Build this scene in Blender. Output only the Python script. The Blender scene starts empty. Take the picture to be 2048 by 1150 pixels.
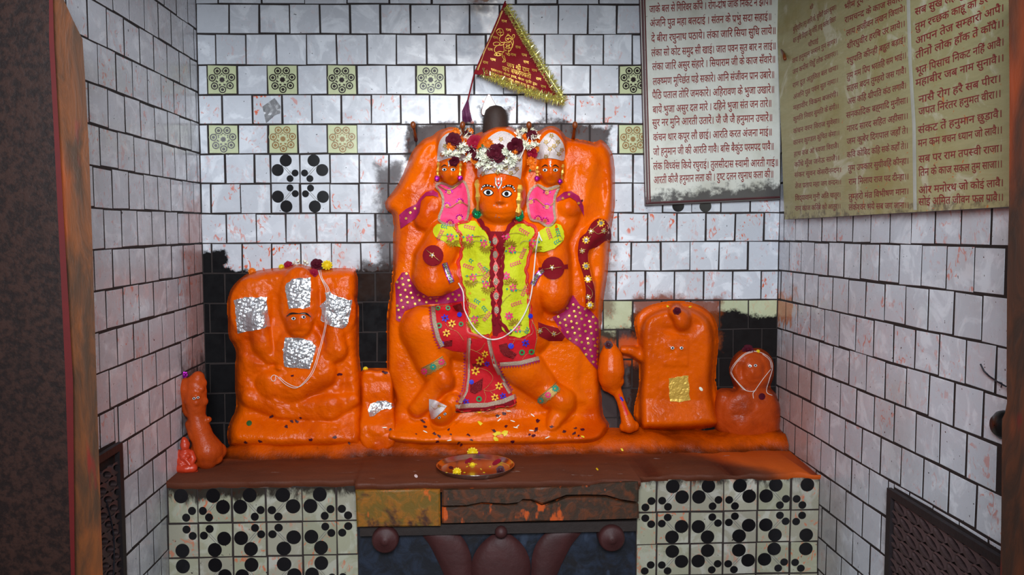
import bpy, bmesh, math, random
import numpy as np
from mathutils import Vector, Matrix, geometry
from mathutils.bvhtree import BVHTree
random.seed(7); RNG = np.random.RandomState(11)
SC = bpy.context.scene; COL = SC.collection

# ------------------------------------------------------------------ camera
F = 1650.0; DIST = F*.11/60.2; HC = 1.43
CAM = Vector((0, -DIST, HC))
_y = np.array([942-1024, 575-461, -F], float); _y /= np.linalg.norm(_y)
_up = np.array([math.sin(-.004), math.cos(-.004), 0]); _z = _up-(_up@_y)*_y; _z /= np.linalg.norm(_z)
_x = np.cross(_y, _z)
RW = Matrix((tuple(_x), tuple(_y), tuple(_z)))          # camera -> world
cd = bpy.data.cameras.new('camera'); cam = bpy.data.objects.new('camera', cd); COL.objects.link(cam)
cam.matrix_world = Matrix.Translation(CAM) @ RW.to_4x4()
cd.sensor_fit = 'HORIZONTAL'; cd.sensor_width = 36; cd.lens = 36*F/2048; cd.clip_start = .05
SC.camera = cam

# ------------------------------------------------------------------ world, lights, exposure
w = bpy.data.worlds.new('sky'); SC.world = w; w.use_nodes = True
w.node_tree.nodes['Background'].inputs[0].default_value = (.72, .84, 1.0, 1)
w.node_tree.nodes['Background'].inputs[1].default_value = .11
SC.view_settings.view_transform = 'Standard'; SC.view_settings.look = 'None'
SC.view_settings.gamma = 1; SC.view_settings.exposure = 0.27; SC.view_settings.use_curve_mapping = False
def lamp(name, kind, loc, target, energy, col, **kw):
    l = bpy.data.lights.new(name, kind); l.energy = energy; l.color = col
    for k, v in kw.items(): setattr(l, k, v)
    o = bpy.data.objects.new(name, l); COL.objects.link(o); o.location = loc
    o.rotation_euler = (Vector(target)-Vector(loc)).to_track_quat('-Z', 'Y').to_euler(); return o
lamp('spot_lamp', 'SPOT', (.12, -1.38, HC+1.22), (.03, 0, HC-.13), 52, (1, .96, .9), spot_size=1.05, spot_blend=1.0, shadow_soft_size=.05)
lamp('doorway_daylight', 'AREA', (-.05, -3.25, HC+.55), (.05, 0, HC), 78, (.86, .93, 1), shape='RECTANGLE', size=.9, size_y=.7)
SC.cycles.max_bounces = 5; SC.cycles.diffuse_bounces = 3; SC.cycles.glossy_bounces = 3
SC.cycles.sample_clamp_indirect = 4

# ------------------------------------------------------------------ picking: photo pixel -> ray -> point on a real surface
def ray(px, py): return RW @ Vector(((px-1024)/F, (575-py)/F, -1))
def PY(px, py, y=0.0):
    d = ray(px, py); return CAM + d*((y-CAM.y)/d.y)
def PX(px, py, x):
    d = ray(px, py); return CAM + d*((x-CAM.x)/d.x)
def PZ(px, py, z):
    d = ray(px, py); return CAM + d*((z-CAM.z)/d.z)
XL = PY(404, 490).x; XR = PY(1558, 490).x
ZT = PX(330, 966, XL).z; YF = -.415                      # ledge top and ledge front
S = .00183                                              # metres per photo pixel at the back wall
SURF = []                                               # BVH trees that cloth and petals settle on
def hit(px, py):
    d = ray(px, py).normalized(); best = None
    for t in SURF:
        l, n, i, ds = t.ray_cast(CAM, d)
        if l is not None and (best is None or ds < best[2]): best = (l, n, ds)
    if best is None:
        l = PY(px, py, 0); return l, Vector((0, -1, 0)), d
    n = best[1]
    if n.dot(d) > 0: n = -n
    return best[0], n, d
def drape(px, py, off=0.0):
    l, n, d = hit(px, py); return l - d*off

# ------------------------------------------------------------------ materials
def lin(c):
    c /= 255.0
    return c/12.92 if c <= .04045 else ((c+.055)/1.055)**2.4
def C(r, g, b): return (lin(r), lin(g), lin(b), 1)
class N:
    def __init__(s, name):
        s.m = bpy.data.materials.new(name); s.m.use_nodes = True; s.t = s.m.node_tree; s.b = s.t.nodes['Principled BSDF']
    def n(s, ty, **kw):
        x = s.t.nodes.new(ty)
        for k, v in kw.items():
            if k.startswith('i_'):
                x.inputs[int(k[2:]) if k[2:].isdigit() else k[2:].replace('_', ' ')].default_value = v
            else: setattr(x, k, v)
        return x
    def l(s, a, b): s.t.links.new(a, b)
    def coord(s, scale=(1, 1, 1)):
        c = s.n('ShaderNodeTexCoord'); m = s.n('ShaderNodeMapping'); m.inputs['Scale'].default_value = scale
        s.l(c.outputs['Object'], m.inputs[0]); return m.outputs[0]
    def noise(s, co, scale, det=4, rough=.55, dist=0):
        x = s.n('ShaderNodeTexNoise'); x.inputs['Scale'].default_value = scale; x.inputs['Detail'].default_value = det
        x.inputs['Roughness'].default_value = rough; x.inputs['Distortion'].default_value = dist
        s.l(co, x.inputs['Vector']); return x.outputs['Fac']
    def step(s, v, a, b, lo=0., hi=1.):
        x = s.n('ShaderNodeMapRange'); x.interpolation_type = 'SMOOTHSTEP'
        for i, q in enumerate((a, b, lo, hi)): x.inputs[i+1].default_value = q
        s.l(v, x.inputs[0]); return x.outputs[0]
    def math(s, op, a, b=None, c=None):
        x = s.n('ShaderNodeMath', operation=op)
        for i, q in enumerate((a, b, c)):
            if q is None: continue
            if isinstance(q, (int, float)): x.inputs[i].default_value = q
            else: s.l(q, x.inputs[i])
        return x.outputs[0]
    def mix(s, f, a, b, blend='MIX'):
        x = s.n('ShaderNodeMix', data_type='RGBA', blend_type=blend)
        for q, i in ((f, 0), (a, 6), (b, 7)):
            if isinstance(q, (int, float)): x.inputs[i].default_value = q
            elif isinstance(q, tuple): x.inputs[i].default_value = q
            else: s.l(q, x.inputs[i])
        return x.outputs[2]
    def bump(s, h, st, d=.004):
        x = s.n('ShaderNodeBump'); x.inputs['Strength'].default_value = st; x.inputs['Distance'].default_value = d
        s.l(h, x.inputs['Height']); s.l(x.outputs[0], s.b.inputs['Normal'])
    def set(s, **kw):
        for k, v in kw.items():
            i = s.b.inputs[k.replace('_', ' ')]
            if hasattr(v, 'is_output'): s.l(v, i)
            else: i.default_value = v
        return s.m
def simple(name, rgb, rough=.5, metal=0., bump=None, var=0.15, nscale=60, spec=.5, coat=0.):
    m = N(name); co = m.coord(); nz = m.noise(co, nscale, 4)
    c = C(*rgb); d = tuple(x*(1-var) for x in c[:3])+(1,); u = tuple(min(1, x*(1+var)) for x in c[:3])+(1,)
    m.set(Base_Color=m.mix(nz, d, u), Roughness=rough, Metallic=metal, Specular_IOR_Level=spec, Coat_Weight=coat)
    if bump: m.bump(m.noise(co, bump[0], 3), bump[1], bump[2] if len(bump) > 2 else .003)
    return m.m

def orange(name, rgb=(226, 96, 0), dark=(200, 70, 0), rough=.27, dirt=0.35, bumpy=.5, brown=(70, 28, 10), dz=None, spec=.2):
    m = N(name); co = m.coord()
    a = m.noise(co, 5, 5, .6); c = m.mix(m.step(a, .42, .68), C(*rgb), C(*dark))
    b = m.noise(co, 16, 6, .65, .4); c = m.mix(m.step(b, .60, .82, 0, dirt), c, C(*brown))
    if dz:                                               # worn, trodden paint: brown dust towards one height band
        x = m.n('ShaderNodeSeparateXYZ'); m.l(co, x.inputs[0])
        q = m.math('ADD', x.outputs[2], m.math('MULTIPLY', m.math('SUBTRACT', m.noise(co, 9, 6, .7), .5), dz[2]))
        c = m.mix(m.step(q, dz[0], dz[1], dz[3], 0.), c, C(*brown))
    f = m.noise(co, 170, 3, .6); g = m.noise(co, 45, 4, .6)
    m.set(Base_Color=c, Roughness=m.step(g, .3, .7, rough*.4, rough*.9), Specular_IOR_Level=spec)
    m.bump(m.math('ADD', m.math('MULTIPLY', f, .55), g), bumpy, .004)
    return m.m
M = {}
M['orange'] = orange('vermilion_paint')
M['orange_l'] = orange('vermilion_paint_worn', (222, 90, 0), (192, 66, 0), .25, .4, .6)
M['orange_r'] = orange('vermilion_paint_matt', (218, 88, 0), (190, 72, 4), .34, .45, .45)
M['orange_d'] = orange('vermilion_paint_dusty', (182, 68, 18), (128, 42, 12), .5, .6, .5, (84, 26, 18))
M['crust'] = orange('vermilion_crust', (200, 78, 0), (142, 50, 2), .55, .75, .7, (44, 18, 8), (ZT-.005, ZT+.03, .05, .85), .1)
M['coral'] = simple('coral_paint', (196, 56, 26), .35, bump=(90, .3))
M['gold'] = simple('gold_foil', (222, 178, 78), .34, .45, bump=(160, .5), nscale=200)
M['goldthread'] = simple('gold_thread', (196, 160, 92), .35, .7, bump=(500, .8, .002), var=.4, nscale=400)
M['silvertrim'] = simple('silver_sequin_trim', (196, 172, 150), .3, .75, bump=(420, 1, .003), var=.45, nscale=350)
M['silver'] = simple('silver_foil', (222, 222, 224), .3, .85, bump=(70, .9, .006), var=.2, nscale=90)
M['crown'] = simple('silver_brocade', (206, 194, 194), .5, .25, bump=(260, .7, .003), var=.15, nscale=40)
M['white'] = simple('white_enamel', (236, 236, 240), .2)
M['black'] = simple('black_paint', (14, 12, 12), .35)
M['thread'] = simple('white_cotton', (226, 214, 208), .8, bump=(700, .6, .001))
M['steel'] = simple('stainless_steel', (200, 198, 198), .17, 1.0, var=.05)
M['yellow'] = simple('lime_yellow_satin', (194, 198, 26), .65, bump=(60, .6, .007), var=.16, nscale=22, spec=.25)
M['amber'] = simple('amber_stain', (214, 150, 20), .55)
M['red'] = simple('red_satin', (190, 18, 30), .65, bump=(60, .4, .005), var=.22, nscale=24, spec=.2)
M['redtrim'] = simple('red_ribbon', (216, 34, 30), .45)
M['maroon'] = simple('maroon_velvet', (122, 8, 24), .8, bump=(600, .3, .001), spec=.2)
M['flag'] = simple('maroon_satin', (116, 12, 24), .7, bump=(50, .3, .004), var=.12, nscale=16, spec=.2)
M['magenta'] = simple('magenta_satin', (156, 22, 80), .55, bump=(60, .5, .005), var=.3, nscale=22, spec=.3)
M['pink'] = simple('pink_satin', (240, 66, 118), .6, bump=(60, .6, .006), var=.2, nscale=24, spec=.25)
M['pinkthread'] = simple('pink_thread', (222, 46, 108), .55)
M['teal'] = simple('teal_thread', (20, 140, 120), .5)
M['blue'] = simple('blue_thread', (34, 44, 190), .5)
M['green'] = simple('green_thread', (18, 130, 66), .5)
M['ythread'] = simple('yellow_thread', (236, 180, 30), .5)
M['purple'] = simple('purple_foil', (170, 30, 160), .25, .7, bump=(160, .9))
M['emerald'] = simple('green_foil', (20, 170, 110), .22, .75, bump=(110, 1, .006), var=.4)
M['sequin'] = simple('red_sequins', (130, 20, 26), .25, .6, bump=(420, 1, .003), var=.6, nscale=300)
M['goldseq'] = simple('gold_sequins', (176, 148, 40), .28, .75, bump=(380, 1, .003), var=.5, nscale=260)
M['tinsel'] = simple('gold_tinsel', (244, 226, 140), .22, .8, var=.3, nscale=200)
M['rose'] = simple('dark_rose_petal', (74, 5, 26), .75, var=.4, nscale=90, spec=.2)
M['pinkrose'] = simple('crimson_petal', (140, 12, 44), .7, var=.35, spec=.2)
M['driedpetal'] = simple('dried_petal', (66, 10, 26), .6, var=.4)
M['marigold'] = simple('marigold_petal', (226, 118, 8), .6, var=.3, nscale=120)
M['ypetal'] = simple('yellow_petal', (226, 196, 20), .55, var=.2)
M['jasmine'] = simple('jasmine_petal', (232, 232, 212), .5, var=.08)
M['leaf'] = simple('green_leaf', (44, 84, 34), .5, var=.3)
M['wood'] = simple('oiled_wood_peg', (120, 58, 20), .35, bump=(60, .3))
M['soot'] = simple('sooty_stone', (44, 26, 20), .7, bump=(60, .5), var=.5, nscale=14)
M['darkmetal'] = simple('dark_iron', (40, 32, 34), .55, .2, bump=(50, .5), var=.4, nscale=14)
M['lattice'] = simple('brown_grille_stone', (74, 56, 56), .6, bump=(60, .4), var=.35, nscale=12)
M['lettering'] = simple('red_sign_paint', (130, 24, 20), .5, var=.22, nscale=40)
M['lettering2'] = simple('dark_red_sign_paint', (128, 20, 26), .45, var=.15, nscale=40)
M['bronze'] = simple('dull_bell_metal', (150, 150, 152), .35, .6, var=.2)
M['lotus'] = simple('maroon_plaster', (64, 27, 26), .6, bump=(40, .5), var=.45, nscale=14)
M['cable'] = simple('black_cable', (24, 24, 34), .5)

# ------------------------------------------------------------------ mesh builder and scene tree
class MB:
    def __init__(s): s.v = []; s.f = []; s.m = []; s.c = {}
    def add(s, vs, fs, mi=0, col=None):
        o = len(s.v); s.v.extend([tuple(v) for v in vs])
        for f in fs:
            if col is not None: s.c[len(s.f)] = col
            s.f.append(tuple(i+o for i in f)); s.m.append(mi)
    def box(s, a, b, mi=0):
        (x0, y0, z0), (x1, y1, z1) = a, b
        s.add([(x0, y0, z0), (x1, y0, z0), (x1, y1, z0), (x0, y1, z0), (x0, y0, z1), (x1, y0, z1), (x1, y1, z1), (x0, y1, z1)],
              [(0, 3, 2, 1), (4, 5, 6, 7), (0, 1, 5, 4), (1, 2, 6, 5), (2, 3, 7, 6), (3, 0, 4, 7)], mi)
    def tube(s, pts, r, k=6, mi=0, caps=True):
        pts = [Vector(p) for p in pts]; n = len(pts); rs = r if isinstance(r, (list, tuple)) else [r]*n
        vs = []; ref = None
        for i, p in enumerate(pts):
            t = (pts[min(i+1, n-1)]-pts[max(i-1, 0)])
            t = t.normalized() if t.length > 1e-9 else Vector((0, 0, 1))
            if ref is None: ref = t.orthogonal().normalized()
            ref = (ref - t*ref.dot(t)); ref = ref.normalized() if ref.length > 1e-6 else t.orthogonal().normalized()
            b = t.cross(ref)
            for j in range(k):
                a = 2*math.pi*j/k; vs.append(p + (ref*math.cos(a)+b*math.sin(a))*rs[i])
        fs = [(i*k+j, i*k+(j+1) % k, (i+1)*k+(j+1) % k, (i+1)*k+j) for i in range(n-1) for j in range(k)]
        if caps: fs += [tuple(range(k))[::-1], tuple((n-1)*k+j for j in range(k))]
        s.add(vs, fs, mi)
    def ball(s, c, r, nu=12, nv=8, mi=0, rot=None):
        r = Vector(r) if hasattr(r, '__len__') else Vector((r, r, r)); c = Vector(c); vs = []
        for i in range(nv+1):
            t = math.pi*i/nv
            for j in range(nu):
                a = 2*math.pi*j/nu; p = Vector((math.sin(t)*math.cos(a)*r.x, math.sin(t)*math.sin(a)*r.y, math.cos(t)*r.z))
                vs.append(c + (rot @ p if rot else p))
        s.add(vs, [(i*nu+j, (i+1)*nu+j, (i+1)*nu+(j+1) % nu, i*nu+(j+1) % nu) for i in range(nv) for j in range(nu)], mi)
    def lathe(s, c, prof, k=24, mi=0, rot=None):
        vs = []; c = Vector(c)
        for r, z in prof:
            for j in range(k):
                a = 2*math.pi*j/k; p = Vector((r*math.cos(a), r*math.sin(a), z)); vs.append(c+(rot @ p if rot else p))
        s.add(vs, [(i*k+j, i*k+(j+1) % k, (i+1)*k+(j+1) % k, (i+1)*k+j) for i in range(len(prof)-1) for j in range(k)], mi)
    def grid(s, fn, nu, nv, mi=0):
        vs = [fn(i/nu, j/nv) for j in range(nv+1) for i in range(nu+1)]
        s.add(vs, [(j*(nu+1)+i, j*(nu+1)+i+1, (j+1)*(nu+1)+i+1, (j+1)*(nu+1)+i) for j in range(nv) for i in range(nu)], mi)
    # --- things that lie on a surface, outlined in photo pixels and settled on the modelled surface
    def patch(s, poly, off=.004, mi=0, step=7, skirt=True, fold=None, depth=None, sm=0):
        poly = resample(poly, step*.9); n = len(poly)
        xs = [p[0] for p in poly]; ys = [p[1] for p in poly]; pts = [Vector(p) for p in poly]
        gx = min(xs)+step*.5; row = 0; y = min(ys)+step*.5
        P2 = np.array(poly)
        while y < max(ys):
            x = min(xs)+step*(.25 if row % 2 else .75)
            while x < max(xs):
                if inside(P2, x, y) and pdist(P2, x, y) > step*.45: pts.append(Vector((x, y)))
                x += step
            y += step*.87; row += 1
        r = geometry.delaunay_2d_cdt(pts, [(i, (i+1) % n) for i in range(n)], [], 0, 1e-4)
        V, FF = r[0], r[2]; keep = []
        for f in FF:
            cx = sum(V[i][0] for i in f)/len(f); cy = sum(V[i][1] for i in f)/len(f)
            if inside(P2, cx, cy): keep.append(tuple(f))
        L = []
        for p in V:
            o = off + (fold(p[0], p[1]) if fold else 0)
            L.append(PY(p[0], p[1], depth-o) if depth is not None else drape(p[0], p[1], o))
        for _ in range(sm):                                 # cloth bridges hollows: relax depth only
            adj = {}
            for f in keep:
                for i in range(len(f)):
                    adj.setdefault(f[i], set()).update(f)
            L = [(L[i]*.4 + sum((L[j] for j in adj[i]), Vector())/len(adj[i])*.6) if i in adj and len(adj[i]) > 3 else L[i] for i in range(len(L))]
        keep2 = []
        for f in keep:                                      # face the camera
            a, b, c = L[f[0]], L[f[1]], L[f[2]]
            keep2.append(f if (b-a).cross(c-a).dot(a-CAM) < 0 else f[::-1])
        s.add(L, keep2, mi)
        if skirt:
            cnt = {}
            for f in keep2:
                for i in range(len(f)):
                    a, b = f[i], f[(i+1) % len(f)]; cnt[(a, b)] = 1
            vs = []; fs = []
            for (a, b) in cnt:
                if (b, a) in cnt: continue
                k = len(vs)
                for q in (L[a], L[b]): vs.append(q)
                for q in (L[b], L[a]): vs.append(q+(q-CAM).normalized()*(off+.002))
                fs.append((k, k+3, k+2, k+1))
            s.add(vs, fs, mi)
    def ribbon(s, pts, w, off=.005, mi=0, step=5, zig=0, zp=7, depth=None):
        pts = resample(pts, step, False); n = len(pts); ws = w if isinstance(w, (list, tuple)) else [w, w]; L = []
        for i in range(n):
            a = pts[max(i-1, 0)]; b = pts[min(i+1, n-1)]; tx, ty = b[0]-a[0], b[1]-a[1]; q = math.hypot(tx, ty) or 1
            hw = (ws[0]+(ws[1]-ws[0])*i/max(1, n-1))/2; nx, ny = -ty/q, tx/q; z = math.sin(i*step/zp*2*math.pi)*zig
            for e in (-1, 0, 1):
                x = pts[i][0]+nx*(hw*e+z); y = pts[i][1]+ny*(hw*e+z); o = off+(.0012 if e == 0 else 0)
                L.append(PY(x, y, depth-o) if depth is not None else drape(x, y, o))
        fs = [(i*3+j, i*3+j+1, i*3+j+4, i*3+j+3) for i in range(n-1) for j in (0, 1)]
        a, b, c = L[0], L[1], L[3]
        if fs and (L[1]-L[0]).cross(L[4]-L[0]).dot(L[0]-CAM) > 0: fs = [f[::-1] for f in fs]
        s.add(L, fs, mi)
    def disc(s, px, py, r, off=.006, mi=0, k=10, ry=None, dome=.0, rot=0, depth=None):
        ry = ry or r; ct = PY(px, py, depth-off) if depth is not None else drape(px, py, off); L = [ct-ray(px, py).normalized()*dome]
        for j in range(k):
            a = 2*math.pi*j/k; x = r*math.cos(a); y = ry*math.sin(a)
            x, y = x*math.cos(rot)-y*math.sin(rot), x*math.sin(rot)+y*math.cos(rot)
            L.append(PY(px+x, py+y, depth-off) if depth is not None else drape(px+x, py+y, off))
        s.add(L, [(0, 1+(j+1) % k, 1+j) for j in range(k)], mi)
    def flower(s, px, py, r, off, mi, mc, petals=6, rc=.32, depth=None):
        for j in range(petals):
            a = 2*math.pi*j/petals+.3
            s.disc(px+math.cos(a)*r*.6, py+math.sin(a)*r*.6, r*.42, off, mi, 7, r*.24, .0008, a, depth)
        s.disc(px, py, r*rc, off+.0012, mc, 8, None, .0008, 0, depth)
    def cord(s, pts, r, off=.002, mi=0, step=4, k=5, depth=None):
        pts = resample(pts, step, False)
        s.tube([PY(x, y, depth-off) if depth is not None else drape(x, y, off+r) for x, y in pts], r, k, mi)
    def build(s, name, mats, parent=None, smooth=True, loc=None):
        if not isinstance(mats, (list, tuple)): mats = [mats]
        base = Vector(loc) if loc is not None else (wloc(parent) if parent else Vector((0, 0, 0)))
        me = bpy.data.meshes.new(name); me.from_pydata([Vector(v)-base for v in s.v], [], s.f)
        for m in mats: me.materials.append(M[m] if isinstance(m, str) else m)
        me.polygons.foreach_set('material_index', s.m)
        if smooth: me.polygons.foreach_set('use_smooth', [True]*len(s.f))
        if s.c:
            ca = me.color_attributes.new('tint', 'FLOAT_COLOR', 'CORNER')
            for p in me.polygons:
                c = s.c.get(p.index, (1, 0, 0, 1))
                for li in p.loop_indices: ca.data[li].color = c
        me.update(); o = bpy.data.objects.new(name, me); COL.objects.link(o)
        if parent: o.parent = parent; o.location = base-wloc(parent)
        else: o.location = base
        return o
    def bvh(s): SURF.append(BVHTree.FromPolygons([Vector(v) for v in s.v], s.f)); return s
def wloc(o):
    v = Vector((0, 0, 0))
    while o: v += o.location; o = o.parent
    return v
def resample(poly, step, closed=True):
    out = []; n = len(poly)
    for i in range(n if closed else n-1):
        a = poly[i]; b = poly[(i+1) % n]; d = math.hypot(b[0]-a[0], b[1]-a[1]); k = max(1, int(round(d/step)))
        out += [(a[0]+(b[0]-a[0])*j/k, a[1]+(b[1]-a[1])*j/k) for j in range(k)]
    if not closed: out.append(tuple(poly[-1]))
    return out
def curve(pts, k=6):                                        # Catmull-Rom through photo points
    o = []
    for i in range(len(pts)-1):
        p0, p1, p2, p3 = pts[max(i-1, 0)], pts[i], pts[i+1], pts[min(i+2, len(pts)-1)]
        for j in range(k):
            t = j/k
            o.append(tuple(.5*((2*b)+(-a+c)*t+(2*a-5*b+4*c-d)*t*t+(-a+3*b-3*c+d)*t**3) for a, b, c, d in zip(p0, p1, p2, p3)))
    o.append(tuple(pts[-1])); return o
def closed_curve(pts, k=4):
    n = len(pts); o = []
    for i in range(n):
        p0, p1, p2, p3 = pts[i-1], pts[i], pts[(i+1) % n], pts[(i+2) % n]
        for j in range(k):
            t = j/k
            o.append(tuple(.5*((2*b)+(-a+c)*t+(2*a-5*b+4*c-d)*t*t+(-a+3*b-3*c+d)*t**3) for a, b, c, d in zip(p0, p1, p2, p3)))
    return o
def inside(P, x, y):
    X, Y = P[:, 0], P[:, 1]; X2, Y2 = np.roll(X, -1), np.roll(Y, -1)
    m = ((Y > y) != (Y2 > y)); q = np.where(m, (X2-X)*(y-Y)/np.where(Y2 == Y, 1e-9, Y2-Y)+X, -1e9)
    return bool(np.sum(m & (x < q)) % 2)
def pdist(P, x, y):
    A = P; B = np.roll(P, -1, 0); d = B-A; t = np.clip(((x-A[:, 0])*d[:, 0]+(y-A[:, 1])*d[:, 1])/np.maximum((d*d).sum(1), 1e-9), 0, 1)
    return float(np.sqrt(((A[:, 0]+t*d[:, 0]-x)**2+(A[:, 1]+t*d[:, 1]-y)**2).min()))
def thing(name, label, cat, loc, group=None):
    o = bpy.data.objects.new(name, None); COL.objects.link(o); o.location = loc; o.empty_display_size = .05
    o['label'] = label; o['category'] = cat
    if group: o['group'] = group
    return o
def tag(o, label, cat, group=None, kind=None):
    o['label'] = label; o['category'] = cat
    if group: o['group'] = group
    if kind: o['kind'] = kind
    return o
def struct(o): o['kind'] = 'structure'; return o
# ------------------------------------------------------------------ the alcove: tiled walls
def tile_material(name, soot, side=None, top=None, tone=((203, 206, 213), (224, 227, 233))):
    m = N(name); co = m.coord(); at = m.n('ShaderNodeAttribute', attribute_name='tint')
    sp = m.n('ShaderNodeSeparateColor'); m.l(at.outputs['Color'], sp.inputs[0]); tr, tg, tb = sp.outputs
    base = m.mix(m.step(m.noise(co, 9, 5, .62, 1.2), .5, .62), C(*tone[0]), C(*tone[1]))
    base = m.mix(tb, base, C(190, 196, 150))
    base = m.mix(1.0, base, m.mix(tr, (0, 0, 0, 1), (1, 1, 1, 1)), 'MULTIPLY')
    base = m.mix(m.math('MULTIPLY', m.step(m.noise(co, 3.1, 5, .6), .52, .78), .3), base, C(160, 150, 142))
    st = m.math('MULTIPLY', m.step(m.noise(m.coord((1, 1, .6)), 46, 3, .55, 1.7), .555, .635), m.math('MULTIPLY', tg, m.step(m.noise(co, 15, 2), .44, .54)))
    base = m.mix(m.math('MULTIPLY', st, .9), base, C(212, 84, 14))
    fn = m.math('MULTIPLY', m.step(m.noise(co, 95, 2, .5), .735, .75), 1.0)
    base = m.mix(fn, base, C(40, 30, 28))
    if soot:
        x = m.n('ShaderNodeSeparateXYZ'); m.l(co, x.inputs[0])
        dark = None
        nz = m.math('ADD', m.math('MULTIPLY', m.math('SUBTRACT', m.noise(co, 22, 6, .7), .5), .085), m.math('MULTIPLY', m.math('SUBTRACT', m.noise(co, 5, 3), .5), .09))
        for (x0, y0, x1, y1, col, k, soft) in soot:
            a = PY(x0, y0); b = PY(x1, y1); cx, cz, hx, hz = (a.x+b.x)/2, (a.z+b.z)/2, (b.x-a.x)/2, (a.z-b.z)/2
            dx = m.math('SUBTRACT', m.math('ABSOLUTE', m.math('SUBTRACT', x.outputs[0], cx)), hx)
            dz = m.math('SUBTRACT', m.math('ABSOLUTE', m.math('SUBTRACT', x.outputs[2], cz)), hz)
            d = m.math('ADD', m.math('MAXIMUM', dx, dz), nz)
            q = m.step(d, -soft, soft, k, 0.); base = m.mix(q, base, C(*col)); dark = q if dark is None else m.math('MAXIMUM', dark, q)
    if side or top:
        x = m.n('ShaderNodeSeparateXYZ'); m.l(co, x.inputs[0])
        nz = m.math('ADD', m.math('MULTIPLY', m.math('SUBTRACT', m.noise(m.coord((1, 1, .5)), 34, 6, .7, .6), .5), .22), m.math('MULTIPLY', m.math('SUBTRACT', m.noise(co, 6, 3), .5), .2))
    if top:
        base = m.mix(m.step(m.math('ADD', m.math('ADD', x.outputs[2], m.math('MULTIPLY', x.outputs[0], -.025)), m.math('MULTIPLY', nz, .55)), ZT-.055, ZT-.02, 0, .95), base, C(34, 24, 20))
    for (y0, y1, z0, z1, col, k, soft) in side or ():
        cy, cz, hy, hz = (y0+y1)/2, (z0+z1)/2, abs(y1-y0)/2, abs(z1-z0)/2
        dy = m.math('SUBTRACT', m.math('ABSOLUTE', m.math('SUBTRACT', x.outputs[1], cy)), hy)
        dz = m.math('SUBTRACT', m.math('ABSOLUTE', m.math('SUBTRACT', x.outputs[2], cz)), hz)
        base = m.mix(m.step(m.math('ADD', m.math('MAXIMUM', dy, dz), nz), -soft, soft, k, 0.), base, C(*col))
    ro = m.step(m.noise(co, 24, 3), .35, .7, .14, .42)
    if soot: ro = m.math('MULTIPLY_ADD', dark, .45, ro)
    m.set(Base_Color=base, Roughness=ro, Specular_IOR_Level=m.math('MULTIPLY_ADD', dark, -.33, .45) if soot else .45)
    m.bump(m.noise(co, 14, 3), .12, .006)
    return m.m
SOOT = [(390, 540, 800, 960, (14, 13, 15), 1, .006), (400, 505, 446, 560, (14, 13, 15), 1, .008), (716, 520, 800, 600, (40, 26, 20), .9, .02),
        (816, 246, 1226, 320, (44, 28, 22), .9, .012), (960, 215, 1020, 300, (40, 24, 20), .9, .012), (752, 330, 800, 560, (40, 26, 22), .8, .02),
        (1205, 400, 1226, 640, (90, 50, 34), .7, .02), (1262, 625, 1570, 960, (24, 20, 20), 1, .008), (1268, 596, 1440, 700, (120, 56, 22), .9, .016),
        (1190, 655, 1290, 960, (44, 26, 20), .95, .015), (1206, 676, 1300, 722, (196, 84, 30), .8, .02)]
M['tile_back'] = tile_material('white_glazed_tile', SOOT)
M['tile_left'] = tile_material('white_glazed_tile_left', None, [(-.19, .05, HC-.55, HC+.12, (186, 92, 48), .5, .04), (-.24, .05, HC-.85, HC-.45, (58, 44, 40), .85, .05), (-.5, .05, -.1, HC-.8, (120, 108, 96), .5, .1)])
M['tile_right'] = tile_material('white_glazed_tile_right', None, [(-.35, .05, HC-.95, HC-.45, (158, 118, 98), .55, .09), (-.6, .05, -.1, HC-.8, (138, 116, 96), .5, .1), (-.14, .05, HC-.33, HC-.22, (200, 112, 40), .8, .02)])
M['grout'] = simple('black_grout', (34, 24, 22), .8, bump=(60, .5), var=.4)
M['tgreen'] = simple('pale_green_glaze', (192, 198, 156), .25); M['tfade'] = simple('faded_brown_glaze', (142, 108, 58), .3, var=.3, nscale=60)
M['tdark'] = simple('dark_brown_glaze', (38, 26, 24), .22, var=.3, nscale=30)
M['tblack'] = simple('black_glaze', (20, 18, 20), .2)
M['tgrey'] = simple('grey_glaze_line', (120, 116, 112), .3)

def tile(mb, a, b, c, d, n, mi=0, col=(1, 0, 0, 1), g=.0026, h=.0016, jit=.0014, tilt=.4):
    """a,b,c,d: corners (lower left, lower right, upper right, upper left) on the grout plane; n: outward normal"""
    ctr = (a+b+c+d)/4; q = []
    gg = [g*random.uniform(.6, 1.5) for _ in range(4)]
    u = (b-a).normalized(); v = (d-a).normalized(); sx = (gg[0], -gg[1], -gg[1], gg[0]); sy = (gg[2], gg[2], -gg[3], -gg[3])
    for p, ex, ey in zip((a, b, c, d), sx, sy): q.append(p+u*(ex+random.uniform(-jit, jit))+v*(ey+random.uniform(-jit, jit)))
    w = n*random.uniform(-1, 1)*h*tilt; r = .0011
    top = [p+n*h+w*(1 if i in (0, 3) else -1)+u*(r if i in (0, 3) else -r)+v*(r if i < 2 else -r) for i, p in enumerate(q)]
    flip = (b-a).cross(d-a).dot(n) < 0
    fs = [(4, 5, 6, 7)]+[(i, (i+1) % 4, 4+(i+1) % 4, 4+i) for i in range(4)]
    mb.add(q+top, [f[::-1] for f in fs] if flip else fs, mi, col)
    return (top[0]+top[2])/2, u*((b-a).length/2), v*((d-a).length/2)
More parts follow.
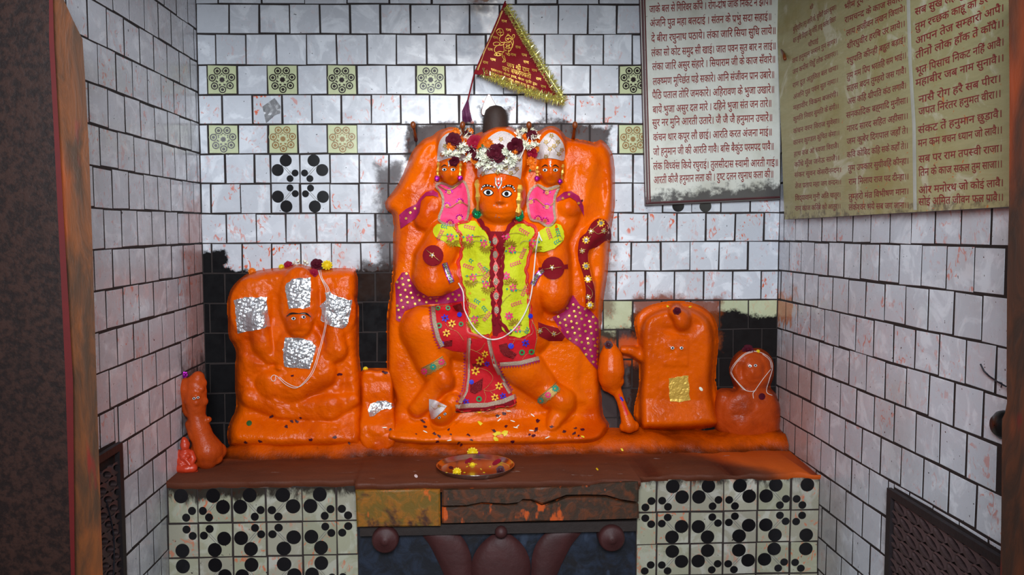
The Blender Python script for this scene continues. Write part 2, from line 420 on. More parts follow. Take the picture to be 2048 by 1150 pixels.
def decal(mb, ctr, U, V, n, x, y, r, mi, lift, k=14, r2=None):
    c = ctr+U*x+V*y+n*lift; flip = U.cross(V).dot(n) < 0
    if r2 is None:
        L = [c]+[c+U*(r*math.cos(2*math.pi*j/k))+V*(r*math.sin(2*math.pi*j/k)) for j in range(k)]; fs = [(0, 1+j, 1+(j+1) % k) for j in range(k)]
    else:
        L = [c+U*(q*math.cos(2*math.pi*j/k))+V*(q*math.sin(2*math.pi*j/k)) for q in (r, r2) for j in range(k)]; fs = [(k+j, j, (j+1) % k, k+(j+1) % k) for j in range(k)]
    mb.add(L, [f[::-1] for f in fs] if flip else fs, mi)
def motif_rings(mb, ctr, U, V, n, faded=False):
    dk = 3 if not faded else 6
    decal(mb, ctr, U, V, n, 0, 0, .60, dk, .0004, 16)
    for j in range(7):
        a = 2*math.pi*(j+.28)/7; x, y = .66*math.cos(a), .66*math.sin(a)
        decal(mb, ctr, U, V, n, x, y, .31, 2, .0007); decal(mb, ctr, U, V, n, x, y, .25, dk, .001, 14, .17)
        decal(mb, ctr, U, V, n, x, y, .11, dk, .001, 10)
    for j in range(8):
        a = 2*math.pi*j/8; decal(mb, ctr, U, V, n, .26*math.cos(a), .26*math.sin(a), .105, 2, .0007, 9)
    decal(mb, ctr, U, V, n, 0, 0, .11, dk, .0009, 9)
def motif_dots(mb, ctr, U, V, n, sx, sy, k0=4):
    U, V = U*sx, V*sy                                      # the pair of small dots sits towards +U, -V
    for x, y, r in ((.06, .55, .41), (-.5, -.1, .41), (.68, -.3, .235), (.33, -.68, .235)): decal(mb, ctr, U, V, n, x, y, r, k0, .0006+.00005*random.random(), 22)
    d = (U*.7-V*.8).normalized(); e = d.cross(n)
    for o in (-.0032, .0032):
        p = ctr+U*-.2+V*.28+e*o+n*.0004; q = ctr+U*.52-V*.52+e*o+n*.0004
        L = [p+e*.0009, p-e*.0009, q-e*.0009, q+e*.0009]; f = (0, 1, 2, 3)
        mb.add(L, [f if (L[1]-L[0]).cross(L[2]-L[0]).dot(n) > 0 else f[::-1]], 5)
TMATS = ['tile_back', 'grout', 'tgreen', 'tdark', 'tblack', 'tgrey', 'tfade']

# back wall
pyL = [-112, -52, 7.5, 67.6, 130, 189.5, 249, 308, 367, 427, 487, 547, 607, 667, 727, 787, 847, 907]
pyR = [-108, -49, 10, 69, 130, 189, 247.5, 307.5, 366.5, 425.5, 482.5, 540.7, 599, 657, 715, 773, 831, 889]
zl = [PY(404, p).z for p in pyL]; zr = [PY(1558, p).z for p in pyR]
def zat(i, x): return zl[i]+(zr[i]-zl[i])*(x-XL)/(XR-XL)
def spread(a, b, n): return ('s', a, b, n)
rowspec = {0: (470, 470, 84), 1: (450, 450, 60), 2: spread(694, 1115, 5), 3: spread(458, 1234, 13), 4: spread(431, 1264.7, 14), 5: spread(415, 1238, 14), 6: spread(444.6, 1265, 14),
           7: spread(417, 1237, 14), 8: ([450, 509.5, 541, 600, 660, 718.5, 777.5], 1266), 9: ([421.5, 481.5, 542, 601, 660, 718, 777], 1266), 10: ([453, 513, 572, 633, 694, 751], 1236),
           11: ([424, 485, 544, 602.5, 663, 722, 780], 1263), 12: ([450, 510, 570, 630, 690, 750], 1232), 13: ([420], 1206), 14: ([450], 1235), 15: ([420], 1206), 16: ([450], 1235)}
RINGS = {(5, 445): 0, (5, 565): 0, (5, 682): 0, (5, 860): 0, (5, 1262): 0, (7, 447): 0, (7, 567): 1, (7, 685): 1, (7, 1266): 1}
DOTS = {(8, 570): (1, 1), (8, 630): (-1, 1), (9, 571): (1, -1), (9, 630): (-1, -1), (9, 1354): (1, -1), (9, 1411): (-1, -1)}
PLAIN = [(13, 1232), (13, 1452), (13, 1512), (14, 1210)]
mb = MB(); NB = Vector((0, -1, 0))
mb.box((XL-.1, 0, 0), (XR+.1, .1, 3.02), 1)
for i in range(17):
    r = rowspec.get(i+1, ([450, 510], 1236)); ym = (pyL[i]+pyL[i+1])/2
    wx = lambda p: PY(p, ym).x
    if r[0] == 's':
        a, b = wx(r[1]), wx(r[2]); p = (b-a)/r[3]; a -= math.ceil((a-XL)/p)*p; xs = [a+k*p for k in range(60)]
    elif isinstance(r[0], list):
        xs = [wx(q) for q in r[0]]
        while xs[-1] < wx(1000): xs.append(xs[-1]+.1095)
        q = wx(r[1]); q -= math.floor((q-wx(1010))/.109)*.109
        xs = [v for v in xs if v < q-.03]
        while q < XR: xs.append(q); q += .109
    else:
        xs = [wx(r[0])+k*wx(0)*0+k*(wx(500+r[2])-wx(500)) for k in range(-2, 40)]
    xs = [XL]+[v for v in xs if XL+.012 < v < XR-.012]+[XR]
    for x0, x1 in zip(xs, xs[1:]):
        z0, z1 = zat(i+1, (x0+x1)/2), zat(i, (x0+x1)/2); cx = (x0+x1)/2
        def near(dct):
            for k, v in (dct.items() if isinstance(dct, dict) else [(k, 1) for k in dct]):
                if k[0] == i+1 and abs(wx(k[1])-cx) < .03: return (v,)
        rg, dt, pl = near(RINGS), near(DOTS), near(PLAIN)
        h = min(1, max(0, (ym-120)/250)); og = random.random()**(1.5 if ym < 420 else .8)*(1.1 if ym > 170 else .25)
        col = (random.uniform(.9, 1.04), 0 if rg or dt else og, .85 if pl else 0, 1)
        ct, U, V = tile(mb, Vector((x0, 0, zat(i+1, x0))), Vector((x1, 0, zat(i+1, x1))), Vector((x1, 0, zat(i, x1))), Vector((x0, 0, zat(i, x0))), NB, 2 if rg else 0, col, tilt=0 if rg or dt else .4)
        if rg: motif_rings(mb, ct, U, V, NB, rg[0])
        if dt: motif_dots(mb, ct, U, V, NB, *dt[0])
struct(mb.build('wall_back', TMATS, None, False)); mb.bvh()

# side walls: the joints run on from the back wall
def side_wall(name, x, n, zs, first, gap=None, end=-1.4):
    mb = MB(); xb = x-n.x*.1
    mb.box((min(x, xb), end-.02, 0), (max(x, xb), .1, 3.02), 1)
    for i in range(len(zs)-1):
        y = -first[i % len(first)]; ys = [0.0]
        while y > end: ys.append(y); y -= .1095+random.uniform(-.001, .001)
        for y0, y1 in zip(ys, ys[1:]):
            za = [zs[j][0]+(zs[j][1]-zs[j][0])*(-yy/.9) for j, yy in ((i+1, y0), (i+1, y1), (i, y1), (i, y0))]
            if za[3] < 0.05: continue
            q = [(y0, y1, za)]
            if gap and y1 < gap[0]-.002 and za[0] < gap[1]-.004:
                up = [gap[1], gap[1], za[2], za[3]]; q = []
                if y0 > gap[0]+.012: q.append((y0, gap[0], za))
                if min(za[2], za[3]) > gap[1]+.012: q.append((min(y0, gap[0]), y1, up))
            og = random.random()**1.2*(.75 if .7 < za[0]-ZT+.6 < 1.9 else .2)
            for ya, yb, zq in q:
                pts = [Vector((x, yy, zz)) for yy, zz in zip((ya, yb, yb, ya), zq)]
                tile(mb, *pts, n, 0, (random.uniform(.92, 1.04), og, 0, 1), g=.0031, h=.0004)
    mb.bvh(); return struct(mb.build(name, ['tile_left' if n.x > 0 else 'tile_right', 'grout'], None, False))
def zsd(px, x, vp, pys, xc):
    r = []
    for p in pys:
        q = vp[1]+(p-vp[1])*(px-vp[0])/(xc-vp[0]); a = PX(px, q, x); z0 = PX(xc, p, x).z; r.append((z0, z0+(a.z-z0)*(.9/-a.y)))
    return r
extra = [907+60*k for k in range(1, 8)]
JALI = (PX(1788, 975, XR).y, PX(1788, 975, XR).z)
side_wall('wall_left', XL, Vector((1, 0, 0)), zsd(180, XL, (948, 455), [-172]+pyL+extra, 404), [.03, .075, .022, .085], (PX(231, 900, XL).y, PX(228, 885, XL).z), -1.2)
side_wall('wall_right', XR, Vector((-1, 0, 0)), zsd(2000, XR, (938, 468), [-166]+pyR+[889+58.4*k for k in range(1, 9)], 1558), [.028, .08, .045, .1], JALI)
m2 = MB(); m2.box((-2.4, -5.2, -.1), (2.6, .1, 0)); M['floor'] = simple('worn_stone_floor', (92, 84, 80), .5, bump=(20, .3), var=.3, nscale=9); struct(m2.build('floor', 'floor', None, False))
m2 = MB(); m2.box((-2.4, -2.3, 3.0), (2.6, .1, 3.1)); M['ceil'] = simple('limewashed_ceiling', (190, 188, 184), .9); struct(m2.build('ceiling', 'ceil', None, False))

# doorway posts in front of the alcove
M['granite'] = None
g = N('dark_granite'); co = g.coord(); nz = g.noise(co, 70, 5, .7); n2 = g.noise(co, 7, 4)
cc = g.mix(g.step(nz, .38, .62), C(24, 11, 8), C(48, 27, 20)); cc = g.mix(g.step(n2, .5, .8, 0, .6), cc, C(22, 12, 10)); 
cc = g.mix(g.step(g.noise(g.coord((1, 1, .5)), 6, 2), .70, .76, 0, .8), cc, C(150, 74, 16))
M['granite'] = g.set(Base_Color=cc, Roughness=.45); g.bump(nz, .3, .003)
g = N('smeared_wood'); co = g.coord((1, 1, .22)); nz = g.noise(co, 26, 6, .65, .6)
cc = g.mix(g.step(nz, .35, .7), C(62, 40, 24), C(108, 58, 24)); cc = g.mix(g.step(g.noise(co, 11, 3), .55, .75, 0, .85), cc, C(176, 76, 14)); cc = g.mix(g.step(g.noise(co, 17, 3), .62, .7, 0, .7), cc, C(120, 18, 16))
M['smear'] = g.set(Base_Color=cc, Roughness=.5); g.bump(nz, .4, .004)
M['smear2'] = M['smear'].copy(); _b = M['smear2'].node_tree.nodes['Principled BSDF'].inputs['Base Color'].links[0].from_socket; _m = M['smear2'].node_tree.nodes.new('ShaderNodeMix'); _m.data_type = 'RGBA'; _m.blend_type = 'MULTIPLY'; _m.inputs[0].default_value = 1; _m.inputs[7].default_value = (.42, .34, .32, 1); M['smear2'].node_tree.links.new(_b, _m.inputs[6]); M['smear2'].node_tree.links.new(_m.outputs[2], M['smear2'].node_tree.nodes['Principled BSDF'].inputs['Base Color'])  # darkened copy for the right post, offsetting the closer light
M['redline'] = simple('red_oil_paint', (84, 5, 5), .55, var=.3, nscale=30)
def post(name, polys, depth, thick, mats):
    mb = MB()
    for poly, mi, d0 in polys:
        poly = resample(poly, 14); n = len(poly); A = [PY(x, y, depth+d0) for x, y in poly]; B = [PY(x, y, depth+thick) for x, y in poly]
        P2 = np.array(poly); r = geometry.delaunay_2d_cdt([Vector(p) for p in poly], [(i, (i+1) % n) for i in range(n)], [], 0, 1e-4)
        V = [PY(p[0], p[1], depth+d0) for p in r[0]]; ok = [tuple(f) for f in r[2] if inside(P2, sum(r[0][i][0] for i in f)/3, sum(r[0][i][1] for i in f)/3)]
        mb.add(V, [f if (V[f[1]]-V[f[0]]).cross(V[f[2]]-V[f[0]]).y < 0 else f[::-1] for f in ok], mi)
        mb.add(A+B, [(i, (i+1) % n, n+(i+1) % n, n+i) for i in range(n)], mi)
    return struct(mb.build(name, mats, None, False))
DP = -DIST+1.72
post('trim_1', [([(-360, -60), (98, -60), (98, 80), (109, 250), (121, 500), (133, 760), (146, 1190), (-360, 1190)], 0, 0),
                ([(98, -60), (104, -60), (108, 80), (117, 250), (131, 500), (146, 760), (150, 1190), (143, 1190), (131, 760), (119, 500), (107, 250), (98, 80)], 2, -.004),
                ([(100, -60), (112, -40), (128, 0), (146, 40), (165, 78), (171, 170), (178, 300), (186, 520), (193, 760), (207, 1190), (146, 1190), (133, 760), (121, 500), (109, 250), (98, 80)], 1, .012)], DP, .12, ['granite', 'smear', 'redline'])
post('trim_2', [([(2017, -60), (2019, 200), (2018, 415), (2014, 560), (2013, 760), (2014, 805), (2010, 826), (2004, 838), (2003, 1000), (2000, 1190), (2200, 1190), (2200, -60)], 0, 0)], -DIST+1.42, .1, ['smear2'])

m2 = MB(); m2.box((-1.3, -1.62, HC+.66), (1.45, -1.5, 3.0)); struct(m2.build('shading_lintel', 'granite', None, False))  # unseen lintel, added to keep daylight off the upper wall
# ------------------------------------------------------------------ grilles low in the side walls
def grille(name, label, x, n, y0, y1, z0, z1, grp):
    t = thing(name, label, 'grille', (x, (y0+y1)/2, z0), grp)
    fr = MB(); d = n.x
    X = lambda q: x+d*q
    def bx(mb, ya, yb, za, zb, q0, q1): mb.box((min(X(q0), X(q1)), min(ya, yb), za), (max(X(q0), X(q1)), max(ya, yb), zb))
    bx(fr, y0, y0-.022, z0, z1, -.005, .008); bx(fr, y1, y1+.022, z0, z1, -.005, .008); bx(fr, y0-.022, y1+.022, z1-.02, z1, -.005, .008); bx(fr, y0-.022, y1+.022, z0, z0+.02, -.005, .008)
    fr.build('frame', 'darkmetal', t, False)
    la = MB(); p, q = .062, .033; k = 0; z = z0
    def lens(cy, cz):                                    # a slab cell with a leaf-shaped slanting slot
        K = 12; out = []; inn = []; back = []
        for j in range(K):
            a = 2*math.pi*j/K; sq = max(abs(math.cos(a)), abs(math.sin(a)))
            out.append((X(.002), cy+p/2*math.cos(a)/sq, cz+q/2*math.sin(a)/sq))
            u, v = p*.40*math.cos(a), q*.30*math.sin(a); inn.append((X(.004), cy+u, cz+v-u*.30*d*-1*-1)); back.append((X(-.035), cy+u, cz+v-u*.30))
        vs = out+inn+back; f = []
        for j in range(K):
            j2 = (j+1) % K; f += [(j, j2, K+j2, K+j), (K+j, K+j2, 2*K+j2, 2*K+j)]
        la.add(vs, f if d < 0 else [a[::-1] for a in f])
    while z+q < z1-.018:
        y = y0-.03-(p/2 if k % 2 else 0)
        while y > y1+.02: lens(y, z+q/2); y -= p
        z += q; k += 1
    la.build('lattice', 'lattice', t, False)
    bk = MB(); bx(bk, y0, y1, z0, z1, -.06, -.04); bk.build('shade_backing', 'black', t, False)  # black sheet standing in for the shade behind the slots
    return t
grille('stone_grille', 'dark brown pierced stone grille low in the right tiled wall', XR-.012, Vector((-1, 0, 0)), JALI[0], -1.45, .12, JALI[1], 'pierced grilles in the side walls')
grille('stone_grille', 'dark pierced grille low in the left tiled wall beside the granite door post', XL+.012, Vector((1, 0, 0)), PX(231, 900, XL).y, -1.2, .12, PX(228, 885, XL).z, 'pierced grilles in the side walls')
mb = MB(); mb.tube([PX(x, y, XL+.016) for x, y in curve([(212, 1000), (222, 1040), (228, 1085), (227, 1150), (224, 1190)])], .0022, 6)
tag(mb.build('electric_cable', 'cable', None), 'thin dark cable hanging over the grille in the left wall', 'cable')
mb = MB(); mb.tube([PX(x, y, XR-d) for x, y, d in ((1961, 728, .02), (1968, 742, .012), (1978, 752, .008), (1994, 763, .012), (2012, 773, .02))], .0018, 6)
mb.tube([PX(1994, 763, XR-.012), PX(2004, 766, XR-.015), PX(2002, 775, XR-.012)], .0012, 5)
tag(mb.build('wire_twig', 'cable', None), 'short bent black wire sticking out of the right tiled wall', 'wire')
mb = MB(); c = PX(2012, 850, XR); mb.lathe(c, [(.001, .026), (.02, .024), (.03, .012), (.032, 0)], 20, 0, Matrix.Rotation(-math.pi/2, 3, 'Y'))
tag(mb.build('wall_knob', 'black', None), 'round black knob on the right tiled wall next to the door post', 'knob')

# ------------------------------------------------------------------ the ledge
ltop = N('brown_ledge_paint'); co = ltop.coord(); x = ltop.n('ShaderNodeSeparateXYZ'); ltop.l(co, x.inputs[0])
nz = ltop.noise(ltop.coord((.35, 1, 1)), 14, 6, .65, .3); n2 = ltop.noise(co, 4, 4)
cc = ltop.mix(nz, C(64, 30, 18), C(108, 52, 28))
q = ltop.math('ADD', x.outputs[1], ltop.math('MULTIPLY', ltop.math('SUBTRACT', n2, .5), .22))
q = ltop.math('ADD', q, ltop.math('MULTIPLY', ltop.step(x.outputs[0], .7, 1.14), .36))
cc = ltop.mix(ltop.step(q, .21, .38, 0, .95), cc, C(196, 82, 14))
cc = ltop.mix(ltop.step(ltop.noise(ltop.coord((.3, 1, 1)), 40, 3), .70, .76, 0, .5), cc, C(160, 140, 132))
M['ledge'] = ltop.set(Base_Color=cc, Roughness=ltop.step(n2, .3, .7, .5, .75), Specular_IOR_Level=.3); ltop.bump(ltop.math('ADD', nz, ltop.math('MULTIPLY', ltop.noise(co, 90, 4, .7), .5)), .6, .004)
def daub(name, a, b, c3, d, sc=26):
    m = N(name); co = m.coord(); n1 = m.noise(co, sc, 5, .65, .5); n2 = m.noise(co, sc*.5, 4, .6, .4); n3 = m.noise(m.coord((1, 1, .5)), sc*.8, 3, .6)
    cc = m.mix(m.step(n1, .4, .62), C(*a), C(*b)); cc = m.mix(m.step(n2, .52, .66), cc, C(*c3)); cc = m.mix(m.step(n3, .6, .68, 0, .9), cc, C(*d))
    m.set(Base_Color=cc, Roughness=.45); m.bump(n1, .5, .004); return m.m
M['fascia_y'] = daub('daubed_ochre_tile', (112, 84, 24), (150, 92, 22), (66, 36, 26), (206, 92, 22))
M['fascia_c'] = daub('daubed_cracked_plaster', (60, 42, 30), (96, 50, 26), (48, 38, 26), (202, 84, 24))
M['niche'] = daub('blue_black_plaster', (20, 22, 30), (34, 42, 58), (24, 22, 26), (50, 60, 78), 16)
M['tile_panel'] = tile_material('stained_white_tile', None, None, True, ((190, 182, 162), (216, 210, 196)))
M['mould'] = simple('dark_plaster_joint', (40, 28, 24), .7, bump=(50, .5), var=.4, nscale=20)
LEDGE = thing('altar_ledge', 'brown painted stone ledge across the alcove under the orange idols, black dotted tiles below', 'ledge', (0, YF, 0))
XC1, XC2 = PY(709, 975, YF-.04).x, PY(1281, 968, YF-.04).x; YC = YF-.042
def front(x):
    return (YC if XC1 < x < XC2 else YF)
mb = MB(); xs = sorted(set([XL+(XR-XL)*i/90 for i in range(91)]+[XC1-.001, XC1+.001, XC2-.001, XC2+.001]))
prof = [(0.006, .0), (.10, .0), (.2, .0), (.3, .0), (.36, .0), (1.0, 0), (1.0, -.006), (.995, -.018), (.985, -.028), (.95, -.034)]
vs = []
for x0 in xs:
    fy = front(x0); jj = .005*math.sin(x0*31)+.004*math.sin(x0*77+1)
    chip = .016*max(0, math.sin(x0*23+.6))**6 if x0 > .55 else 0
    for k, (t, dz) in enumerate(prof):
        y = fy*t if t <= .36 else (fy+jj*(.6 if x0 < .3 else 1.3) if k < 8 else fy+.012)
        if k >= 5 and k < 8: y += {5: .004, 6: 0, 7: .003}[k]
        vs.append((x0, y, ZT+dz+(.0012*math.sin(x0*40+t*9))-(chip if k == 5 else 0)))
k = len(prof)
mb.add(vs, [(i*k+j, i*k+j+1, (i+1)*k+j+1, (i+1)*k+j) for i in range(len(xs)-1) for j in range(k-1)])
mb.build('ledge_top', 'ledge', LEDGE); mb.bvh()
def dot_panel(pxs, pys, px0, px1, flip0):
    mb = MB(); yp = YF+.008; zs = [PY(600 if px0 < 700 else 1400, q, yp).z for q in pys]; xs = [PY(q, 1040, yp).x for q in pxs]
    xa, xb = PY(px0, 1040, yp).x, PY(px1, 1040, yp).x
    if px0 < 400: xa = XL
    if px1 > 1600: xb = XR
    mb.box((xa, yp, 0), (xb, yp+.05, ZT-.02), 1)
    for i in range(len(zs)-1):
        for j in range(len(xs)-1):
            x0, x1 = max(xs[j], xa), min(xs[j+1], xb)
            a, b, c, d = [Vector((xx, yp, zz)) for xx, zz in ((x0, zs[i+1]), (x1, zs[i+1]), (x1, zs[i]), (x0, zs[i]))]
            ct, U, V = tile(mb, a, b, c, d, NB, 0, (random.uniform(.62, .74), random.random()*.8, random.random()*.35, 1), tilt=0)
            w = (xs[j+1]-xs[j])/2
            if x1-x0 < w*1.9:                             # cut tile: keep the pattern in register
                ct = Vector(((xs[j]+xs[j+1])/2, ct.y, ct.z)); U = Vector((w, 0, 0))
                sx, sy = (1 if j % 2 == 0 else -1), (1 if i % 2 == 0 else -1)
                for x, y, r in ((.06, .55, .41), (-.5, -.1, .41), (.68, -.3, .235), (.33, -.68, .235)):
                    if x0+.004 < ct.x+w*x*sx-w*r and ct.x+w*x*sx+w*r < x1-.002: decal(mb, ct, U*sx, V*sy, NB, x, y, r, 4, .0006, 22)
            else: motif_dots(mb, ct, U, V, NB, 1 if j % 2 == 0 else -1, 1 if i % 2 == 0 else -1)
    mb.build('dotted_tile_panel', ['tile_panel', 'mould', 'tgreen', 'tdark', 'tblack', 'tgrey', 'tfade'], LEDGE, False)
zz = [973, 1043, 1111, 1180, 1248, 1316, 1384]
dot_panel([327, 396, 464.5, 533, 605, 673, 743], zz, 333, 716, 0)
dot_panel([1245, 1313, 1380, 1446.5, 1514, 1581, 1648], [957, 1023, 1087, 1150, 1214, 1278, 1342], 1272, 1645, 0)
# the middle block
def slab(name, pts, y, thick, mat, bevel=.004):
    mb = MB(); P2 = [PY(px, py, y) for px, py in resample(pts, 12)]; n = len(P2); c = sum(P2, Vector())/n
    ins = [p+(c-p).normalized()*bevel*1.4+Vector((0, -bevel, 0)) for p in P2]; bk = [p+Vector((0, thick, 0)) for p in P2]
    r = geometry.delaunay_2d_cdt([Vector((p.x, p.z)) for p in ins], [(i, (i+1) % n) for i in range(n)], [], 1, 1e-6)
    V = [Vector((q[0], ins[0].y, q[1])) for q in r[0]]
    mb.add(V, [tuple(f) if (V[f[1]]-V[f[0]]).cross(V[f[2]]-V[f[0]]).y < 0 else tuple(f)[::-1] for f in r[2]])
    mb.add(ins+P2+bk, [(i, (i+1) % n, n+(i+1) % n, n+i) for i in range(n)]+[(n+i, n+(i+1) % n, 2*n+(i+1) % n, 2*n+i) for i in range(n)])
    return mb.build(name, mat, LEDGE, False)
slab('ochre_fascia_tile', [(711, 981), (880, 979), (881, 1052), (714, 1054)], YC-.004, .05, 'fascia_y')
crk = [(884, 1012), (930, 1011), (960, 1005), (1010, 1008), (1034, 1006), (1042, 999), (1062, 1000), (1084, 1009), (1110, 1000), (1135, 990), (1175, 989), (1215, 990), (1245, 999), (1277, 1004)]
slab('cracked_fascia', [(884, 979), (1000, 977), (1140, 974), (1200, 967), (1278, 962)]+[(x, y-1) for x, y in crk[::-1]], YC-.003, .05, 'fascia_c')
slab('cracked_fascia', [(x, y+(4 if x > 1100 else 2)) for x, y in crk]+[(1278, 1036), (1100, 1042), (884, 1046)], YC+.004, .05, 'fascia_c')
mb = MB(); yb = YF+.012; za = PY(1000, 1046, yb).z; mb.box((PY(716, 1100, yb).x, yb, 0), (PY(1272, 1100, yb).x, yb+.05, ZT-.03)); mb.build('bracket_backing', 'niche', LEDGE, False)
mb = MB(); mb.box((PY(720, 1060, YF-.02).x, YF-.024, PY(1000, 1062, YF).z), (PY(1272, 1060, YF-.02).x, YF+.02, PY(1000, 1042, YF).z)); mb.build('bracket_cornice', 'mould', LEDGE, False)
def petal(poly, depth, bulge, name='lotus_petal'):
    mb = MB(); P2 = np.array(resample(closed_curve(poly, 5), 6)); mx = max(pdist(P2, x, y) for x in range(int(P2[:, 0].min()), int(P2[:, 0].max()), 8) for y in range(int(P2[:, 1].min()), int(P2[:, 1].max()), 8) if inside(P2, x, y))
    mb.patch(closed_curve(poly, 5), .004, 0, 9, True, lambda x, y: bulge*math.sqrt(max(0., 1-(1-min(1, pdist(P2, x, y)/mx))**2)), depth)
    return mb.build(name, 'lotus', LEDGE)
petal([(1003, 1063), (968, 1082), (946, 1115), (943, 1155), (965, 1215), (1003, 1260), (1040, 1215), (1060, 1155), (1058, 1115), (1038, 1082)], YF+.004, .032)
petal([(840, 1058), (890, 1056), (922, 1072), (940, 1105), (945, 1150), (948, 1260), (925, 1260), (892, 1160), (862, 1095)], YF+.006, .018)
petal([(1165, 1056), (1110, 1056), (1082, 1075), (1066, 1105), (1062, 1150), (1058, 1260), (1078, 1260), (1110, 1160), (1140, 1095)], YF+.006, .018)
mb = MB(); mb.ball(PY(1002, 1064, YF-.035), (.02, .02, .02), 14, 10); mb.build('lotus_bud', 'lotus', LEDGE)
for px, py in ((770, 1081), (1224, 1078)):
    mb = MB(); c = PY(px, py, YF-.04); r = .043
    mb.lathe(c, [(.001, .012), (r*.3, .012), (r*.36, .006), (r*.8, .008), (r*.97, 0), (r, -.01), (r, -.06)], 28, 0, Matrix.Rotation(math.pi/2, 3, 'X')); mb.build('bracket_knob', 'lotus', LEDGE)
# ------------------------------------------------------------------ carved reliefs: height in metres above the wall over photo-pixel coordinates
def vnoise(X, Y, cell, seed):
    r = np.random.RandomState(seed); g = r.rand(400, 400); x = X/cell+37.3; y = Y/cell+11.7
    xi = np.floor(x).astype(int) % 399; yi = np.floor(y).astype(int) % 399; fx = x-np.floor(x); fy = y-np.floor(y)
    fx = fx*fx*(3-2*fx); fy = fy*fy*(3-2*fy)
    return (g[yi, xi]*(1-fx)+g[yi, xi+1]*fx)*(1-fy)+(g[yi+1, xi]*(1-fx)+g[yi+1, xi+1]*fx)*fy-.5
class Relief:
    def __init__(s, x0, y0, x1, y1, st=2.0):
        s.xs = np.arange(x0, x1+st, st); s.ys = np.arange(y0, y1+st, st); s.X, s.Y = np.meshgrid(s.xs, s.ys); s.h = np.full(s.X.shape, -.03); s.st = st
    def sd(s, poly):
        X, Y = s.X, s.Y; d = np.full(X.shape, 1e9); ins = np.zeros(X.shape, bool); n = len(poly)
        for i in range(n):
            (ax, ay), (bx, by) = poly[i], poly[(i+1) % n]; ex, ey = bx-ax, by-ay
            t = np.clip(((X-ax)*ex+(Y-ay)*ey)/max(ex*ex+ey*ey, 1e-9), 0, 1); d = np.minimum(d, np.hypot(X-ax-t*ex, Y-ay-t*ey))
            c = (ay > Y) != (by > Y); xx = (bx-ax)*(Y-ay)/((by-ay) or 1e-9)+ax; ins ^= c & (X < xx)
        return np.where(ins, d, -d)
    def slab(s, poly, H, edge, low=0., k=.004, rnd=.5):
        d = s.sd(poly); t = np.clip(d/edge, 0, 1); p = np.where(d > 0, low+(H-low)*(1-(1-t)**2)**rnd, -.03); s.join(p, k); return d
    def join(s, p, k=.01): s.h = np.where(p > -.02, .5*(s.h+p+np.sqrt((s.h-p)**2+k*k)), s.h)
    def limb(s, pts, hc, sc=1.0, k=.012, sq=.5):            # pts: (x, y, radius[, base height]); a tapering round limb
        for a, b in zip(pts, pts[1:]):
            ax, ay, ra = a[:3]; bx, by, rb = b[:3]; ha = a[3] if len(a) > 3 else hc; hb = b[3] if len(b) > 3 else hc
            ex, ey = bx-ax, by-ay; t = np.clip(((s.X-ax)*ex+(s.Y-ay)*ey)/max(ex*ex+ey*ey, 1e-9), 0, 1)
            d = np.hypot(s.X-ax-t*ex, s.Y-ay-t*ey); r = ra+(rb-ra)*t; q = d/r
            p = np.where(q < 1, (ha+(hb-ha)*t)+r*S*sc*np.power(np.clip(1-q*q, 0, 1), sq), -.03); s.join(p, k)
    def dome(s, cx, cy, rx, ry, h0, H, k=.008, pw=.5, rot=0):
        x = s.X-cx; y = s.Y-cy; c, n = math.cos(rot), math.sin(rot); q = ((x*c+y*n)/rx)**2+((-x*n+y*c)/ry)**2
        s.join(np.where(q < 1, h0+H*np.power(np.clip(1-q, 0, 1), pw), -.03), k)
    def bump(s, cx, cy, rx, ry, H, rot=0):
        x = s.X-cx; y = s.Y-cy; c, n = math.cos(rot), math.sin(rot); q = ((x*c+y*n)/rx)**2+((-x*n+y*c)/ry)**2; s.h += np.where(s.h > 0, H*np.exp(-q*1.6), 0)
    def line(s, pts, wd, H):
        d = np.full(s.X.shape, 1e9)
        for (ax, ay), (bx, by) in zip(pts, pts[1:]):
            ex, ey = bx-ax, by-ay; t = np.clip(((s.X-ax)*ex+(s.Y-ay)*ey)/max(ex*ex+ey*ey, 1e-9), 0, 1); d = np.minimum(d, np.hypot(s.X-ax-t*ex, s.Y-ay-t*ey))
        s.h += np.where(s.h > 0, H*np.exp(-(d/wd)**2), 0)
    def lumps(s, amp, cell, seed, mask=None):
        q = vnoise(s.X, s.Y, cell, seed)*amp; s.h += np.where(s.h > .004, q if mask is None else q*mask, 0)
    def blur(s, n=1):
        for _ in range(n):
            p = np.pad(s.h, 1, mode='edge'); s.h = (p[1:-1, 1:-1]*4+(p[:-2, 1:-1]+p[2:, 1:-1]+p[1:-1, :-2]+p[1:-1, 2:])*2+p[:-2, :-2]+p[:-2, 2:]+p[2:, :-2]+p[2:, 2:])/16
    def mesh(s, cut=-.004):
        mb = MB(); h, w = s.h.shape; D = np.array([[0]]); m = np.array(RW)
        d = np.stack([(s.X-1024)/F, (575-s.Y)/F, -np.ones_like(s.X)], -1) @ m.T
        t = (-np.maximum(s.h, .0012)-CAM.y)/d[..., 1]; P = d*t[..., None]+np.array(CAM)
        ok = s.h > cut; use = ok.copy(); use[1:] |= ok[:-1]; use[:-1] |= ok[1:]; use[:, 1:] |= ok[:, :-1]; use[:, :-1] |= ok[:, 1:]
        q = use[:-1, :-1] & use[1:, :-1] & use[:-1, 1:] & use[1:, 1:] & (ok[:-1, :-1] | ok[1:, :-1] | ok[:-1, 1:] | ok[1:, 1:])
        idx = np.full(h*w, -1); jj, ii = np.nonzero(q); qs = np.stack([jj*w+ii, (jj+1)*w+ii, (jj+1)*w+ii+1, jj*w+ii+1], -1)
        u = np.unique(qs); idx[u] = np.arange(len(u)); pv = P.reshape(-1, 3)[u]; qi = idx[qs]
